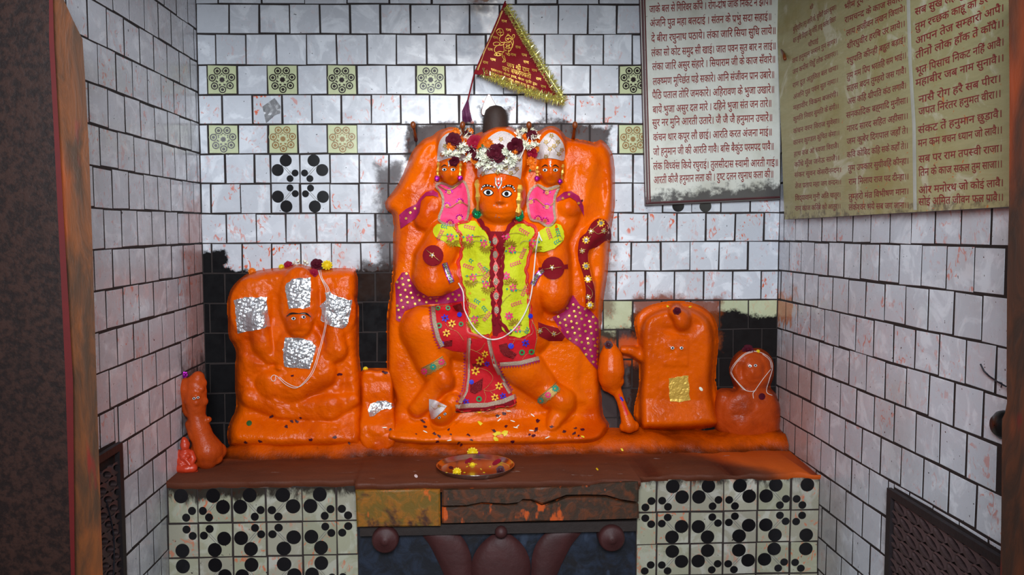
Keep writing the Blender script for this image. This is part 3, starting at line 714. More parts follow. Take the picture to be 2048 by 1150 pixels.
        e = np.concatenate([qi[:, [0, 1]], qi[:, [1, 2]], qi[:, [2, 3]], qi[:, [3, 0]]]); ky = np.sort(e, 1); _, inv, cnt = np.unique(ky[:, 0].astype(np.int64)*len(u)+ky[:, 1], return_inverse=True, return_counts=True); be = e[cnt[inv.ravel()] == 1]
        dg = np.zeros(len(u)); np.add.at(dg, be.ravel(), 1); bm = dg > 0
        for _ in range(10):                              # even out the rim
            sm = np.zeros_like(pv); np.add.at(sm, be[:, 0], pv[be[:, 1]]); np.add.at(sm, be[:, 1], pv[be[:, 0]]); pv[bm] = pv[bm]*.4+.6*sm[bm]/dg[bm][:, None]
        mb.v = [tuple(v) for v in pv]; mb.f = [tuple(f) for f in idx[qs]]; mb.m = [0]*len(mb.f); return mb
def eye(parent, cx, cy, rx, ry, look=(0, 0), r=None, off=.0035, rot=0.0, rim=1.22):
    n = 14; P = []
    for j in range(n):
        a = 2*math.pi*j/n; x = rx*math.cos(a); y = ry*math.sin(a)*(1-.35*abs(math.cos(a))**3); P.append((x*math.cos(rot)-y*math.sin(rot), x*math.sin(rot)+y*math.cos(rot)))
    b = MB(); b.patch([(cx+x*rim, cy+y*(rim+.1)) for x, y in P], off*.6, 1, max(2.2, rx*.4)); b.patch([(cx+x, cy+y) for x, y in P], off, 0, max(2, rx*.3))
    o = b.build('eye', ['white', 'black'], parent)
    b = MB(); b.disc(cx+look[0], cy+look[1], r or ry*.78, off+.0012, 0, 14, None, .001); b.build('pupil', 'black', o)
    return o
def brow(parent, pts, w, mat='black', off=.004, dots=None):
    b = MB(); p = curve(pts, 5); n = len(p); L = p; ws = w
    b.ribbon(p[:n//2+1], [w*.35, w], off, 0, 2.5); b.ribbon(p[n//2:], [w, w*.35], off, 0, 2.5)
    if dots:
        for i in range(dots):
            q = p[int(i*(n-1)/max(1, dots-1))]; b.disc(q[0], q[1], w*.26, off+.003, 1, 7, None, .0008)
    return b.build('eyebrow', [mat, 'white'], parent)

# ---- the tall central relief
R1 = Relief(762, 246, 1240, 902, 2.0)
OUT = closed_curve([(826, 302), (815, 328), (800, 362), (784, 386), (771, 404), (774, 421), (786, 430), (788, 460), (786, 500), (788, 560), (790, 620), (788, 700), (787, 745), (790, 800), (782, 835), (770, 858), (770, 882), (800, 891),
       (850, 895), (950, 897), (1050, 897), (1130, 894), (1188, 890), (1212, 872), (1217, 846), (1206, 830), (1201, 770), (1199, 700), (1202, 650), (1206, 600), (1215, 540), (1221, 460), (1228, 420), (1229, 345), (1222, 302), (1202, 279),
       (1188, 287), (1150, 291), (1124, 272), (1108, 258), (1086, 261), (1060, 268), (1048, 275), (1020, 265), (985, 261), (952, 268), (932, 284), (914, 275), (902, 262), (880, 260), (864, 273), (846, 279)], 3)
dOUT = R1.slab(OUT, .075, 17)
R1.lumps(.012, 46, 3); R1.lumps(.005, 17, 5)
R1.slab(closed_curve([(1205, 300), (1186, 400), (1180, 520), (1178, 640), (1165, 760), (1150, 820), (800, 820), (800, 440), (835, 330), (900, 280), (1000, 272), (1110, 275)]), .088, 22, .05)
# carved uneven upper flanks
for q in ((840, 320, 18, 40, .014, .5), (812, 375, 16, 26, .012, .6), (860, 350, 10, 30, -.008, .3), (1180, 330, 26, 30, .012, 0), (1205, 380, 14, 50, -.014, 0), (1150, 350, 12, 34, -.006, .2), (1175, 400, 18, 22, .008, 0), (1190, 440, 10, 26, -.006, 0)): R1.bump(*q)
# raised arms and fists beside the small busts
R1.limb([(868, 420, 26), (848, 440, 20), (862, 405, 20), (880, 396, 16)], .085, .7); R1.dome(853, 425, 19, 24, .09, .035)
R1.limb([(1112, 470, 30), (1132, 440, 24), (1140, 418, 24)], .085, .75); R1.dome(1138, 415, 24, 24, .095, .045, .006)
R1.limb([(880, 470, 30), (868, 452, 22)], .08, .7)
# torso, arms
R1.dome(996, 575, 96, 150, .075, .095, .02); R1.dome(998, 470, 120, 46, .08, .07, .02)
R1.limb([(892, 472, 36), (868, 520, 40), (862, 556, 38), (900, 556, 30), (930, 548, 24)], .10, .85, .008)
R1.dome(865, 566, 37, 34, .105, .06, .012)
R1.limb([(1098, 472, 36), (1108, 520, 34), (1114, 585, 30), (1112, 600, 26)], .10, .85, .008)
R1.limb([(1112, 600, 26), (1086, 575, 24), (1062, 560, 18)], .10, .85, .008); R1.dome(1108, 590, 33, 38, .105, .05, .012)
# hips and legs
R1.dome(990, 668, 112, 62, .08, .075, .02)
R1.limb([(930, 676, 46), (846, 660, 47)], .088, .78, .012)
R1.limb([(850, 662, 49), (866, 720, 37), (880, 760, 27)], .09, .8, .008)
R1.limb([(884, 762, 25), (846, 806, 19), (834, 818, 17)], .095, .95, .006); R1.dome(888, 762, 22, 26, .095, .05, .008)
R1.limb([(1010, 700, 48), (1052, 740, 40), (1098, 786, 27)], .088, .8, .010)
R1.limb([(1102, 790, 28), (1128, 800, 24)], .095, .9, .006); R1.dome(1124, 806, 25, 27, .095, .05, .008)
R1.limb([(1128, 808, 24), (1108, 842, 16), (1104, 850, 12)], .098, .95, .006)
R1.limb([(1085, 655, 14), (1110, 662, 16), (1130, 676, 7)], .088, .7)
# tail, rising at the right and curling out at the top
R1.limb([(1180, 612, 10), (1178, 570, 12), (1168, 530, 12), (1166, 496, 14), (1180, 472, 18), (1200, 458, 20)], .086, .8, .006)
# base, swelling forward towards the ledge
t = np.clip((R1.Y-822-6*np.sin(R1.X/60.))/58, 0, 1); t = t*t*(3-2*t); R1.h = np.where(dOUT > 0, np.maximum(R1.h, 0)+np.clip(t*.09, 0, 1)*np.clip((.20-R1.h)/.12, 0, 1), R1.h)
e = np.clip(dOUT/13, 0, 1); R1.h = np.where((R1.Y > 856) & (dOUT > 0), R1.h*np.sqrt(1-(1-e)**2), R1.h)
R1.lumps(.010, 30, 8, np.clip((R1.Y-838)/30, 0, 1))
# small head crushed under the foot
R1.limb([(905, 806, 20), (884, 832, 21)], .11, .9, .006); R1.dome(884, 826, 21, 26, .125, .05, .005, .5, .5)
# heads
for cx, cy, rx, ry in ((903, 338, 24, 36), (1102, 336, 25, 37)):
    R1.limb([(cx, cy+45, 30), (cx+2, cy+85, 34)], .082, .6, .012); R1.limb([(cx, cy+28, 15), (cx, cy+45, 16)], .085, .9)
    R1.dome(cx, cy, rx, ry, .105, .058, .006); R1.dome(cx, cy-46, rx+5, 36, .092, .045, .006)
    R1.bump(cx, cy+9, 4, 11, .010); R1.bump(cx, cy+14, 6, 4, .006)
    for sx in (-1, 1): R1.bump(cx+sx*10, cy+2, 6, 5, -.005)
    R1.line([(cx-8, cy+25), (cx, cy+26), (cx+8, cy+25)], 1.6, -.003); R1.bump(cx, cy+31, 7, 4, .003)
R1.limb([(1000, 430, 38), (1000, 470, 46)], .12, .8, .02)
R1.dome(1001, 385, 51, 64, .135, .085, .008, .46)
R1.dome(1002, 316, 54, 64, .11, .06, .008)
R1.dome(1001, 413, 40, 34, .16, .062, .02)               # muzzle
R1.line([(1001, 372), (1000, 400)], 6, .010); R1.bump(1000, 403, 9, 6, .012); R1.line([(990, 409), (1012, 409)], 2.2, -.008)
R1.line([(974, 428), (990, 429.5), (1001, 430), (1014, 429), (1028, 427)], 1.8, -.0035); R1.bump(1001, 437, 14, 6, .003)
for ex in (977, 1014): R1.bump(ex, 385, 13, 9, -.009); R1.bump(ex, 386, 9, 7, .007)
R1.blur(2)
R1.lumps(.0025, 9, 21, np.clip((360-R1.Y)/60, .25, 1)); R1.lumps(.0012, 4.5, 23)
st = thing('deity_statue', 'tall orange-painted stone relief of a deity striding in yellow tunic and red skirt, silver crown', 'statue', (PY(1000, 890).x, -.12, ZT))
st_mesh = R1.mesh(); st_mesh.build('body', 'orange', st); st_mesh.bvh()

# ---- left relief with silver leaf
R2 = Relief(440, 520, 740, 905, 2.0)
o2 = closed_curve([(458, 612), (464, 582), (488, 552), (520, 541), (560, 536), (600, 530), (640, 539), (672, 537), (702, 537), (714, 550), (715, 590), (708, 606), (717, 640), (717, 700), (722, 750), (724, 800), (724, 890), (700, 896), (560, 898), (470, 894), (458, 880), (459, 850), (474, 812), (470, 765), (472, 700), (460, 680), (456, 650)], 3)
d2 = R2.slab(o2, .085, 20)
R2.lumps(.014, 48, 31); R2.lumps(.006, 18, 32)
R2.dome(500, 615, 44, 62, .075, .022, .01); R2.dome(598, 600, 40, 70, .08, .03, .015); R2.dome(672, 622, 44, 52, .075, .022, .01)
R2.dome(598, 644, 28, 34, .095, .04, .006); R2.dome(598, 712, 50, 62, .08, .03, .02)
R2.limb([(515, 640, 22), (524, 690, 20), (540, 716, 14)], .08, .8); R2.limb([(668, 650, 18), (672, 700, 24), (640, 722, 18)], .082, .8)
R2.limb([(540, 770, 30), (566, 760, 22)], .082, .7); R2.limb([(640, 745, 34), (590, 775, 30), (545, 800, 16)], .082, .7); R2.limb([(500, 795, 20), (560, 820, 18), (660, 815, 26), (706, 800, 14)], .082, .7)
for k in range(7): R2.line([(478+k*3, 706+k*7), (510, 722+k*3.2), (560, 738)], 2.4, .004)
for q in ((548, 610, 14, 50, -.012, 0), (640, 600, 10, 60, -.008, 0), (535, 735, 24, 8, -.010, 0), (612, 740, 30, 10, -.008, 0), (520, 780, 14, 26, -.01, .5), (690, 770, 10, 50, -.008, 0)): R2.bump(*q)
t = np.clip((R2.Y-820)/60, 0, 1); R2.h = np.where(d2 > 0, R2.h+.06*t*t*(3-2*t), R2.h)
for ex in (587, 610): R2.bump(ex, 637, 7, 5, -.006)
R2.bump(598, 645, 5, 10, .010); R2.bump(597, 651, 7, 4, .006); R2.line([(586, 662), (598, 664), (612, 661)], 2, -.004); R2.bump(598, 669, 9, 3, .003)
R2.blur(2); R2.lumps(.003, 8, 33); R2.lumps(.0015, 4.5, 34)
left_idol = thing('deity_relief', 'broad orange stone relief with patches of silver leaf around a small moustached-browed face', 'statue', (PY(590, 890).x, -.1, ZT))
left_idol['label'] = 'broad orange stone relief with four silver leaf patches around a small face'
m2 = R2.mesh(); m2.build('body', 'orange_l', left_idol); m2.bvh()

# ---- low orange block between the two
R3 = Relief(714, 728, 800, 900, 2.0); d3 = R3.slab(closed_curve([(722, 742), (755, 738), (788, 742), (790, 800), (792, 895), (720, 895), (720, 800)]), .066, 8)
t = np.clip((R3.Y-806)/60, 0, 1); R3.h = np.where(d3 > 0, R3.h+.07*t*t*(3-2*t), R3.h); R3.lumps(.008, 20, 41); R3.blur(2); R3.lumps(.004, 8, 42)
block = thing('stone_block', 'low orange-painted block with a silver leaf smear beside the tall statue', 'stone block', (PY(755, 890).x, -.08, ZT))
m3 = R3.mesh(); m3.build('body', 'orange_l', block); m3.bvh()

# ---- right arched relief
R4 = Relief(1240, 590, 1450, 880, 2.0)
R4.slab(closed_curve([(1278, 850), (1280, 760), (1276, 690), (1270, 640), (1290, 615), (1330, 604), (1375, 604), (1412, 618), (1432, 645), (1436, 690), (1430, 760), (1436, 850)]), .03, 14, .010)
d4 = R4.slab(closed_curve([(1282, 852), (1279, 790), (1284, 730), (1281, 668), (1290, 636), (1312, 622), (1345, 614), (1380, 616), (1408, 630), (1424, 654), (1428, 690), (1423, 740), (1424, 790), (1432, 825), (1436, 848), (1410, 854), (1350, 858), (1300, 858)]), .085, 16, .02)
R4.slab([(1325, 676), (1378, 676), (1378, 734), (1325, 734)], .090, 5, .085, .003)
R4.limb([(1352, 624, 15), (1366, 645, 15)], .085, 1.2, .012); R4.dome(1364, 640, 18, 22, .088, .03, .01); R4.bump(1340, 660, 26, 9, -.012, .2); R4.bump(1392, 650, 16, 14, -.012); R4.bump(1366, 668, 26, 7, -.006)
for ex in (1345, 1363): R4.bump(ex, 696, 8, 6, .006)
R4.bump(1354, 708, 6, 10, .006); R4.bump(1354, 722, 10, 4, .004)
t = np.clip((R4.Y-800)/50, 0, 1); R4.h = np.where(d4 > 0, R4.h+.03*t, R4.h); R4.limb([(1246, 700, 10), (1264, 702, 12), (1284, 712, 14)], .03, 1)
R4.lumps(.004, 50, 51); R4.lumps(.0016, 16, 52); R4.blur(2); R4.lumps(.0016, 5, 53)
right_idol = thing('arched_idol', 'orange arched stone idol with two small eyes and a gold leaf square', 'statue', (PY(1355, 860).x, -.08, ZT))
m4 = R4.mesh(); m4.build('body', 'orange_r', right_idol); m4.bvh()

# ---- small round-headed idol in the right corner
R5 = Relief(1424, 670, 1572, 892, 2.0)
R5.slab(closed_curve([(1430, 790), (1452, 776), (1470, 780), (1505, 772), (1540, 776), (1556, 800), (1562, 850), (1566, 880), (1500, 885), (1432, 862)]), .075, 18, .008)
R5.dome(1504, 830, 60, 62, .05, .06, .02); R5.slab(closed_curve([(1460, 745), (1466, 716), (1484, 700), (1506, 696), (1530, 702), (1545, 722), (1546, 752), (1532, 780), (1505, 792), (1476, 782)]), .09, 16, .02)
R5.dome(1506, 740, 22, 28, .085, .02, .01); R5.bump(1482, 742, 10, 14, -.01); R5.bump(1530, 742, 8, 14, -.008); R5.bump(1506, 746, 4, 8, .008); R5.line([(1496, 758), (1508, 760), (1518, 757)], 2, -.004)
R5.lumps(.012, 34, 61); R5.lumps(.005, 14, 62); R5.blur(2); R5.lumps(.002, 6, 63)
corner_idol = thing('corner_idol', 'small dusty orange idol with round face and white thread in the right corner', 'statue', (PY(1505, 870).x, -.08, ZT))
m5 = R5.mesh(); m5.build('body', 'orange_d', corner_idol); m5.bvh()

# ---- crust of paint along the back of the ledge
def zc(x): return .055*min(1, max(0, (x-PY(446, 900).x)/.06))
mb = MB(); xa, xb = PY(440, 900, -.1).x, XR-.002; n = 150; prof = [(-.152, -.001), (-.146, .006), (-.139, .022), (-.128, .040), (-.112, .050), (-.085, .054), (-.05, .056), (0, .058)]
vs = []
for i in range(n+1):
    x = xa+(xb-xa)*i/n; w = 1+.05*math.sin(x*9+1)+.035*math.sin(x*23)+(0.05 if x < -.3 else 0); hh = (.9+.12*math.sin(x*13)+.06*math.sin(x*41))*min(1, (i/7.0)**.7)
    for j, (y, z) in enumerate(prof):
        k = .004*math.sin(x*57+j*1.7)+.003*math.sin(x*121+j*2.3)
        vs.append((x+(.03 if j < 3 and i == 0 else 0), y*(w if j < 6 else 1)+k*(j < 7), ZT+z*hh+(k*.5 if 0 < j < 7 else 0)))
k = len(prof); mb.add(vs, [(i*k+j, (i+1)*k+j, (i+1)*k+j+1, i*k+j+1) for i in range(n) for j in range(k-1)])
tag(mb.build('paint_crust', 'crust', None), 'thick orange paint crust spread along the back of the brown ledge', 'paint crust'); mb.bvh()
# ------------------------------------------------------------------ the tall statue: face, crown, ornaments and clothes (all parts of it)
def B(): return MB()
def zigzag(pts, amp, n):
    L = resample(pts, 3, False); tot = len(L); o = []
    for i, p in enumerate(L):
        a = L[max(i-1, 0)]; b = L[min(i+1, tot-1)]; q = math.hypot(b[0]-a[0], b[1]-a[1]) or 1; z = amp*math.sin(i/tot*n*2*math.pi)
        o.append((p[0]-(b[1]-a[1])/q*z, p[1]+(b[0]-a[0])/q*z))
    return o
def teeth(b, pts, size, step, off, mi, side=1, depth=None):
    L = resample(pts, step, False)
    for p, q in zip(L, L[1:]):
        d = math.hypot(q[0]-p[0], q[1]-p[1]) or 1; nx, ny = -(q[1]-p[1])/d*side, (q[0]-p[0])/d*side; m = ((p[0]+q[0])/2+nx*size, (p[1]+q[1])/2+ny*size)
        V = [drape(x, y, off) for x, y in (p, q, m)]
        b.add(V, [(0, 1, 2) if (V[1]-V[0]).cross(V[2]-V[0]).dot(V[0]-CAM) < 0 else (0, 2, 1)], mi)
def wavy(amp, s1=.11, s2=.07, ph=0): return lambda x, y: amp*(math.sin(x*s1+ph+y*.03)+math.sin(y*s2-x*.05+ph*2))*.5
# skirt first (lowest layer)
SKM = ['red', 'silvertrim', 'magenta', 'ythread', 'blue', 'green', 'sequin', 'goldthread', 'maroon']
sk = B()
left = [(864, 612), (884, 607), (930, 603), (942, 640), (942, 692), (938, 706), (905, 702), (884, 694), (876, 676), (868, 645)]
sk.patch(left, .005, 0, 6, True, wavy(.003)); sk.ribbon([(866, 612), (869, 645), (876, 674), (885, 693)], [8, 8], .011, 1)
teeth(sk, [(861, 612), (864, 645), (871, 676), (881, 697)], 5, 6, .009, 2, 1)
right = [(982, 672), (1000, 664), (1040, 660), (1062, 640), (1070, 655), (1074, 675), (1068, 705), (1077, 719), (1040, 728), (1000, 732), (990, 716), (984, 694)]
sk.patch(right, .005, 0, 6, True, wavy(.003, ph=2)); sk.ribbon([(1000, 729), (1040, 726), (1078, 716)], [8, 8], .011, 1)
teeth(sk, [(1000, 733), (1040, 730), (1080, 720)], 5, 6, .009, 2, 1)
sk.cord([(1064, 640), (1072, 658), (1074, 676), (1068, 706)], .0012, .007, 7)
for x, y, r, k in ((876, 616, 5, 5), (896, 616, 5, 5), (890, 636, 8, 4), (904, 647, 8, 3), (878, 651, 6, 5), (922, 648, 5, 5), (893, 666, 8, 3), (884, 686, 4, 4), (919, 629, 5, 4), (1051, 686, 8, 4), (1044, 705, 6, 5), (1063, 704, 6, 5), (1061, 632, 5, 4), (1022, 692, 6, 4)):
    if k == 5: sk.disc(x, y, r, .010, 5, 9); sk.disc(x, y, r*.5, .0112, 8, 7)
    elif r <= 6: sk.disc(x, y, r, .010, k, 9, None, .001)
    else: sk.flower(x, y, r, .010, k, 8)
sk.patch([(905, 612), (922, 606), (928, 625), (912, 622)], .0095, 6, 4, False); sk.patch([(884, 684), (905, 680), (904, 692), (888, 694)], .0095, 6, 4, False)
sk.patch([(998, 690), (1014, 686), (1020, 700), (1034, 708), (1026, 718), (1008, 712), (1000, 702)], .0095, 6, 4, False)
for q in ([(890, 645), (898, 656), (915, 664), (928, 682)], [(912, 640), (904, 650), (902, 660)], [(874, 613), (890, 611), (904, 608)], [(1044, 720), (1052, 710), (1062, 706)], [(1022, 692), (1030, 680)]): sk.cord(curve(q), .0007, .0095, 7)
sk.build('skirt', SKM, st)
ap = B()
apr = [(934, 672), (960, 676), (980, 673), (986, 705), (992, 730), (1008, 760), (1024, 784), (1034, 795), (1033, 812), (1018, 818), (1000, 816), (975, 824), (950, 822), (930, 826), (910, 822), (918, 802), (928, 780), (930, 750), (932, 710)]
apf = lambda x, y: .016+.004*math.sin(x*.10+y*.02)+.004*math.sin(x*.045+1)+.006*max(0, min(1, (y-760)/50))
ap.patch(apr, .004, 0, 6, True, apf, None, 2)
def AP(o): return o
b2 = MB(); b2.v = ap.v; b2.f = ap.f; _n = len(SURF); b2.bvh()                     # trims settle on the apron itself
ap.ribbon([(938, 676), (936, 710), (936, 752), (932, 782), (920, 806)], [8, 8], .003, 1); teeth(ap, [(933, 676), (931, 710), (931, 752), (927, 780), (914, 806)], 5, 6, .002, 2, 1)
ap.ribbon([(977, 675), (983, 705), (990, 730), (1004, 758), (1021, 786)], [8, 8], .003, 1); teeth(ap, [(982, 675), (988, 705), (995, 730), (1008, 758), (1024, 782)], 5, 6, .002, 2, -1)
ap.ribbon([(911, 814), (940, 811), (975, 810), (1005, 803), (1032, 792)], [9, 9], .0035, 1); ap.ribbon([(912, 822), (935, 820), (960, 819), (990, 812), (1012, 810), (1032, 801)], [9, 9], .003, 8)
ap.cord(zigzag([(910, 824), (935, 824), (960, 823), (990, 818), (1012, 815), (1033, 810)], 1.6, 7), .0012, .003, 7)
for x, y, r, k in ((970, 708, 7, 3), (960, 722, 9, 3), (974, 728, 6, 4), (951, 742, 9, 3), (998, 772, 8, 3), (990, 795, 8, 3), (932, 804, 7, 4), (1006, 792, 7, 4), (958, 798, 6, 5), (943, 764, 5, 4)):
    if k == 5: ap.disc(x, y, r, .003, 5, 9); ap.disc(x, y, r*.5, .0042, 8, 7)
    elif r <= 5: ap.disc(x, y, r, .003, k, 9, None, .001)
    else: ap.flower(x, y, r, .003, k, 8)
ap.patch([(941, 764), (950, 766), (966, 756), (964, 780), (950, 788), (940, 784)], .003, 6, 4, False); ap.patch([(944, 728), (960, 727), (972, 732), (958, 735), (946, 733)], .003, 6, 4, False); ap.disc(939, 684, 5, .003, 6, 8)
for q in ([(938, 697), (956, 705), (972, 716)], [(950, 704), (962, 698), (970, 686)], [(956, 735), (976, 742), (986, 756), (976, 772), (966, 780)], [(966, 780), (980, 782), (998, 776)], [(968, 782), (972, 794), (968, 806)], [(980, 782), (988, 790)]): ap.cord(curve(q), .0007, .002, 7)
ap.build('apron', SKM, st); APR = SURF.pop()
# dotted scarf: four visible lengths
sc = B()
def dots(b, poly, sp, r, off, mi, jit=.12, rot=.3):
    P2 = np.array(poly); cx, cy = P2.mean(0); k = int(max(np.ptp(P2[:, 0]), np.ptp(P2[:, 1]))/sp)+2
    for i in range(-k, k+1):
        for j in range(-k, k+1):
            u = (i+(.5 if j % 2 else 0))*sp+random.uniform(-jit, jit)*sp; v = j*sp*.8+random.uniform(-jit, jit)*sp
            x, y = cx+u*math.cos(rot)-v*math.sin(rot), cy+u*math.sin(rot)+v*math.cos(rot)
            if inside(P2, x, y) and pdist(P2, x, y) > r*.8: b.disc(x, y, r, off, mi, 8, None, .0006)
for poly in ([(798, 430), (812, 418), (832, 408), (842, 394), (852, 384), (866, 380), (876, 386), (877, 395), (866, 391), (852, 392), (842, 402), (839, 424), (832, 436), (812, 450), (801, 458)],
             [(1113, 396), (1128, 384), (1142, 382), (1158, 392), (1167, 412), (1168, 432), (1161, 418), (1152, 402), (1140, 394), (1124, 400), (1113, 404)],
             [(790, 566), (804, 545), (816, 544), (823, 562), (834, 580), (856, 593), (884, 592), (904, 584), (922, 574), (928, 590), (928, 602), (896, 607), (860, 608), (834, 612), (810, 622), (799, 644), (792, 640), (792, 600)],
             [(1105, 634), (1128, 624), (1146, 590), (1160, 610), (1182, 622), (1197, 640), (1198, 700), (1197, 742), (1178, 722), (1158, 694), (1132, 676), (1118, 656)]):
    sc = B(); sc.patch(poly, .004, 0, 5, True, wavy(.003, .2, .15)); big = len(poly) > 13 and poly[0][0] in (790,) or poly[0][0] == 1105
    dots(sc, poly, 13.5 if poly[0][0] != 1113 else 16, 2.7, .008, 1)
    sc.build('dotted_scarf', ['magenta', 'gold'], st)['label'] = 'magenta scarf length with gold dots'
# tail sleeve and waist end of maroon velvet
ts = B(); tp = [(1160, 476), (1172, 466), (1182, 448), (1196, 437), (1212, 442), (1221, 460), (1222, 478), (1210, 482), (1194, 494), (1178, 500), (1176, 520), (1181, 548), (1188, 572), (1190, 592), (1186, 612), (1171, 608), (1172, 580), (1166, 548), (1157, 520), (1156, 496)]
ts.patch(closed_curve(tp, 2), .006, 0, 5, True, wavy(.002)); wa = B(); wa.patch([(1076, 644), (1092, 650), (1116, 656), (1130, 674), (1124, 682), (1098, 682), (1078, 672)], .005, 0, 5)
for q in ([(1178, 470), (1186, 458), (1200, 448)], [(1186, 460), (1196, 468), (1206, 462), (1212, 452)], [(1172, 486), (1182, 472)], [(1160, 506), (1172, 498)], [(1174, 570), (1184, 582), (1184, 592), (1176, 604)]): ts.cord(curve(q), .0009, .008, 1)
for x, y in ((1202, 446), (1172, 480), (1172, 532), (1176, 558), (1180, 610)):
    ts.flower(x, y, 8, .0078, 2, 3, 8, .5)
for x, y in ((1182, 462), (1208, 462), (1164, 502), (1176, 594)): ts.flower(x, y, 6, .008, 1, 3, 6)
wa.cord(curve([(1078, 660), (1090, 655), (1108, 670), (1122, 664)]), .0009, .008, 1)
for x, y in ((1108, 668), (1080, 662)): wa.flower(x, y, 6, .009, 1, 2, 6)
wa.build('velvet_sash', ['maroon', 'goldthread', 'silver'], st)['label'] = 'maroon velvet sash end with gold stars'
ts.build('tail_sleeve', ['maroon', 'goldthread', 'ythread', 'silver'], st)['label'] = 'maroon velvet tail cover with gold embroidery'
# tunic
tu = B(); UM = ['yellow', 'redtrim', 'maroon', 'pinkthread', 'teal', 'goldseq', 'silvertrim', 'amber', 'goldthread']
pl = [(900, 450), (924, 441), (950, 438), (962, 452), (976, 466), (983, 480), (983, 520), (984, 570), (986, 620), (986, 660), (980, 672), (962, 672), (944, 668), (934, 650), (936, 622), (930, 590), (922, 560), (918, 528), (924, 498), (922, 474)]
pr = [(1008, 474), (1016, 460), (1032, 446), (1052, 446), (1070, 456), (1073, 464), (1062, 486), (1060, 510), (1054, 535), (1057, 570), (1062, 610), (1060, 640), (1062, 668), (1040, 678), (1018, 674), (1002, 660), (998, 640), (997, 600), (999, 540), (1003, 500)]
sl = [(862, 458), (874, 444), (904, 448), (920, 470), (924, 496), (912, 495), (888, 486), (866, 474)]
sr = [(1072, 464), (1090, 452), (1112, 444), (1124, 448), (1131, 468), (1130, 482), (1112, 498), (1088, 507), (1064, 505), (1058, 490)]
fold = wavy(.008, .15, .05)
mid = [(974, 462), (1010, 462), (1006, 520), (1002, 580), (1000, 640), (1022, 668), (1000, 676), (984, 672), (982, 600), (980, 520)]
tu.patch(mid, .006, 2, 6, True, None, None, 1)
for q in (pl, pr, sl, sr): tu.patch(q, .008, 0, 6, True, fold, None, 2)
b2 = MB(); b2.v = tu.v; b2.f = tu.f; b2.bvh()
tu.ribbon(zigzag(curve([(958, 437), (966, 452), (978, 464), (984, 480), (984, 520), (983, 570), (987, 620), (987, 650)]), 1, 14), [9, 7], .004, 2)
tu.ribbon(zigzag(curve([(1032, 440), (1022, 450), (1012, 466), (1006, 486), (1004, 540), (1000, 600), (998, 636), (1010, 655), (1022, 668)]), 1, 14), [9, 7], .004, 2)
for q in ([(948, 428), (930, 444), (912, 448), (920, 470), (924, 498), (917, 528), (921, 560), (930, 590), (936, 622), (932, 648), (940, 668), (962, 674), (978, 672)], [(1028, 442), (1046, 444), (1062, 450), (1074, 464), (1062, 486), (1060, 510), (1053, 535), (1056, 570), (1058, 600), (1063, 640), (1063, 668), (1040, 680), (1018, 676)]):
    z = zigzag(curve(q), 1.6, 13); tu.ribbon(z, [6.5, 6.5], .004, 1); tu.cord(z, .0006, .0065, 6)
for i, y in enumerate((482, 509, 536, 563, 592, 620)):
    x = 990+i*.6; tu.patch([(x, y-15), (x+8, y), (x, y+15), (x-8, y)], .0045, 1, 4, False); tu.disc(x, y, 5, .0062, 6, 10, 7.5, .001)
def sprig(x, y, sx=1, sy=1):
    """sequin fan with pink blossom, sprays and teal leaves"""
    for k in range(9):
        a = math.pi*(k/8); dx, dy = math.cos(a)*14*sx, math.sin(a)*13*sy; tu.disc(x+dx*.62, y+dy*.62, 6.2, .0035+.0002*k, 5, 6, 1.6, .0006, math.atan2(dy, dx))
    for k in range(6):
        a = k*1.05+.4; tu.disc(x+4*sx+math.cos(a)*5, y-7*sy+math.sin(a)*5, 3.4, .0045, 3, 6, 1.9, .0006, a)
    for ox, oy in ((-8, -10), (10, -13), (2, -13)): tu.disc(x+ox*sx, y+oy*sy, 2.2, .0045, 4, 6)
    tu.cord(curve([(x+8*sx, y-10*sy), (x+22*sx, y-12*sy), (x+30*sx, y-6*sy)]), .0009, .003, 6)
def leaves(x, y, dx, dy, n=5, mi=3):
    L = math.hypot(dx, dy); ux, uy = dx/L, dy/L; st_ = 4.6
    for k in range(n):
        for e in (-1, 1): tu.disc(x+ux*k*st_-uy*e*2.1, y+uy*k*st_+ux*e*2.1, 2.7, .003, mi, 6, 1.1, .0004, math.atan2(uy, ux)+e*.7)
for q in ((935, 484, 1, 1), (942, 562, 1, 1), (945, 646, 1, 1), (1020, 492, 1, -1), (1022, 568, 1, -1), (1030, 650, 1, -1), (905, 482, -1, 1), (1070, 494, -1, 1), (972, 494, -1, 1), (976, 576, -1, 1)): sprig(*q)
for q in ((930, 452, 8, 2), (928, 530, 8, 3), (934, 606, 8, 4), (958, 528, 6, 9), (1022, 530, 9, -3), (1042, 515, 4, -9), (1024, 610, 9, -3), (1045, 590, 4, -9), (1040, 458, 8, 5), (876, 478, 4, -8), (965, 560, 6, -6), (968, 640, 5, -6), (1095, 458, 3, 8)): leaves(*q)
for q in ((950, 600, 6, 4, 3, 4), (966, 614, 4, 5, 3, 4), (968, 536, 5, 4, 3, 4), (1052, 665, 3, -6, 3, 4), (1114, 458, 2, 7, 4, 4), (1110, 486, 6, -4, 3, 4), (884, 452, 6, 1, 3, 4), (940, 520, 5, 4, 2, 4)): leaves(*q)
for x, y in ((1012, 552), (1018, 632), (1012, 472)):
    tu.flower(x, y, 9, .0035, 3, 6, 7)
for k in range(34):
    q = random.choice((pl, pr, pl, pr, sl, sr)); x, y = random.uniform(865, 1128), random.uniform(445, 670)
    if inside(np.array(q), x, y): tu.disc(x, y, random.uniform(1.5, 4.5), .0012, 7, 7, random.uniform(1.2, 3))
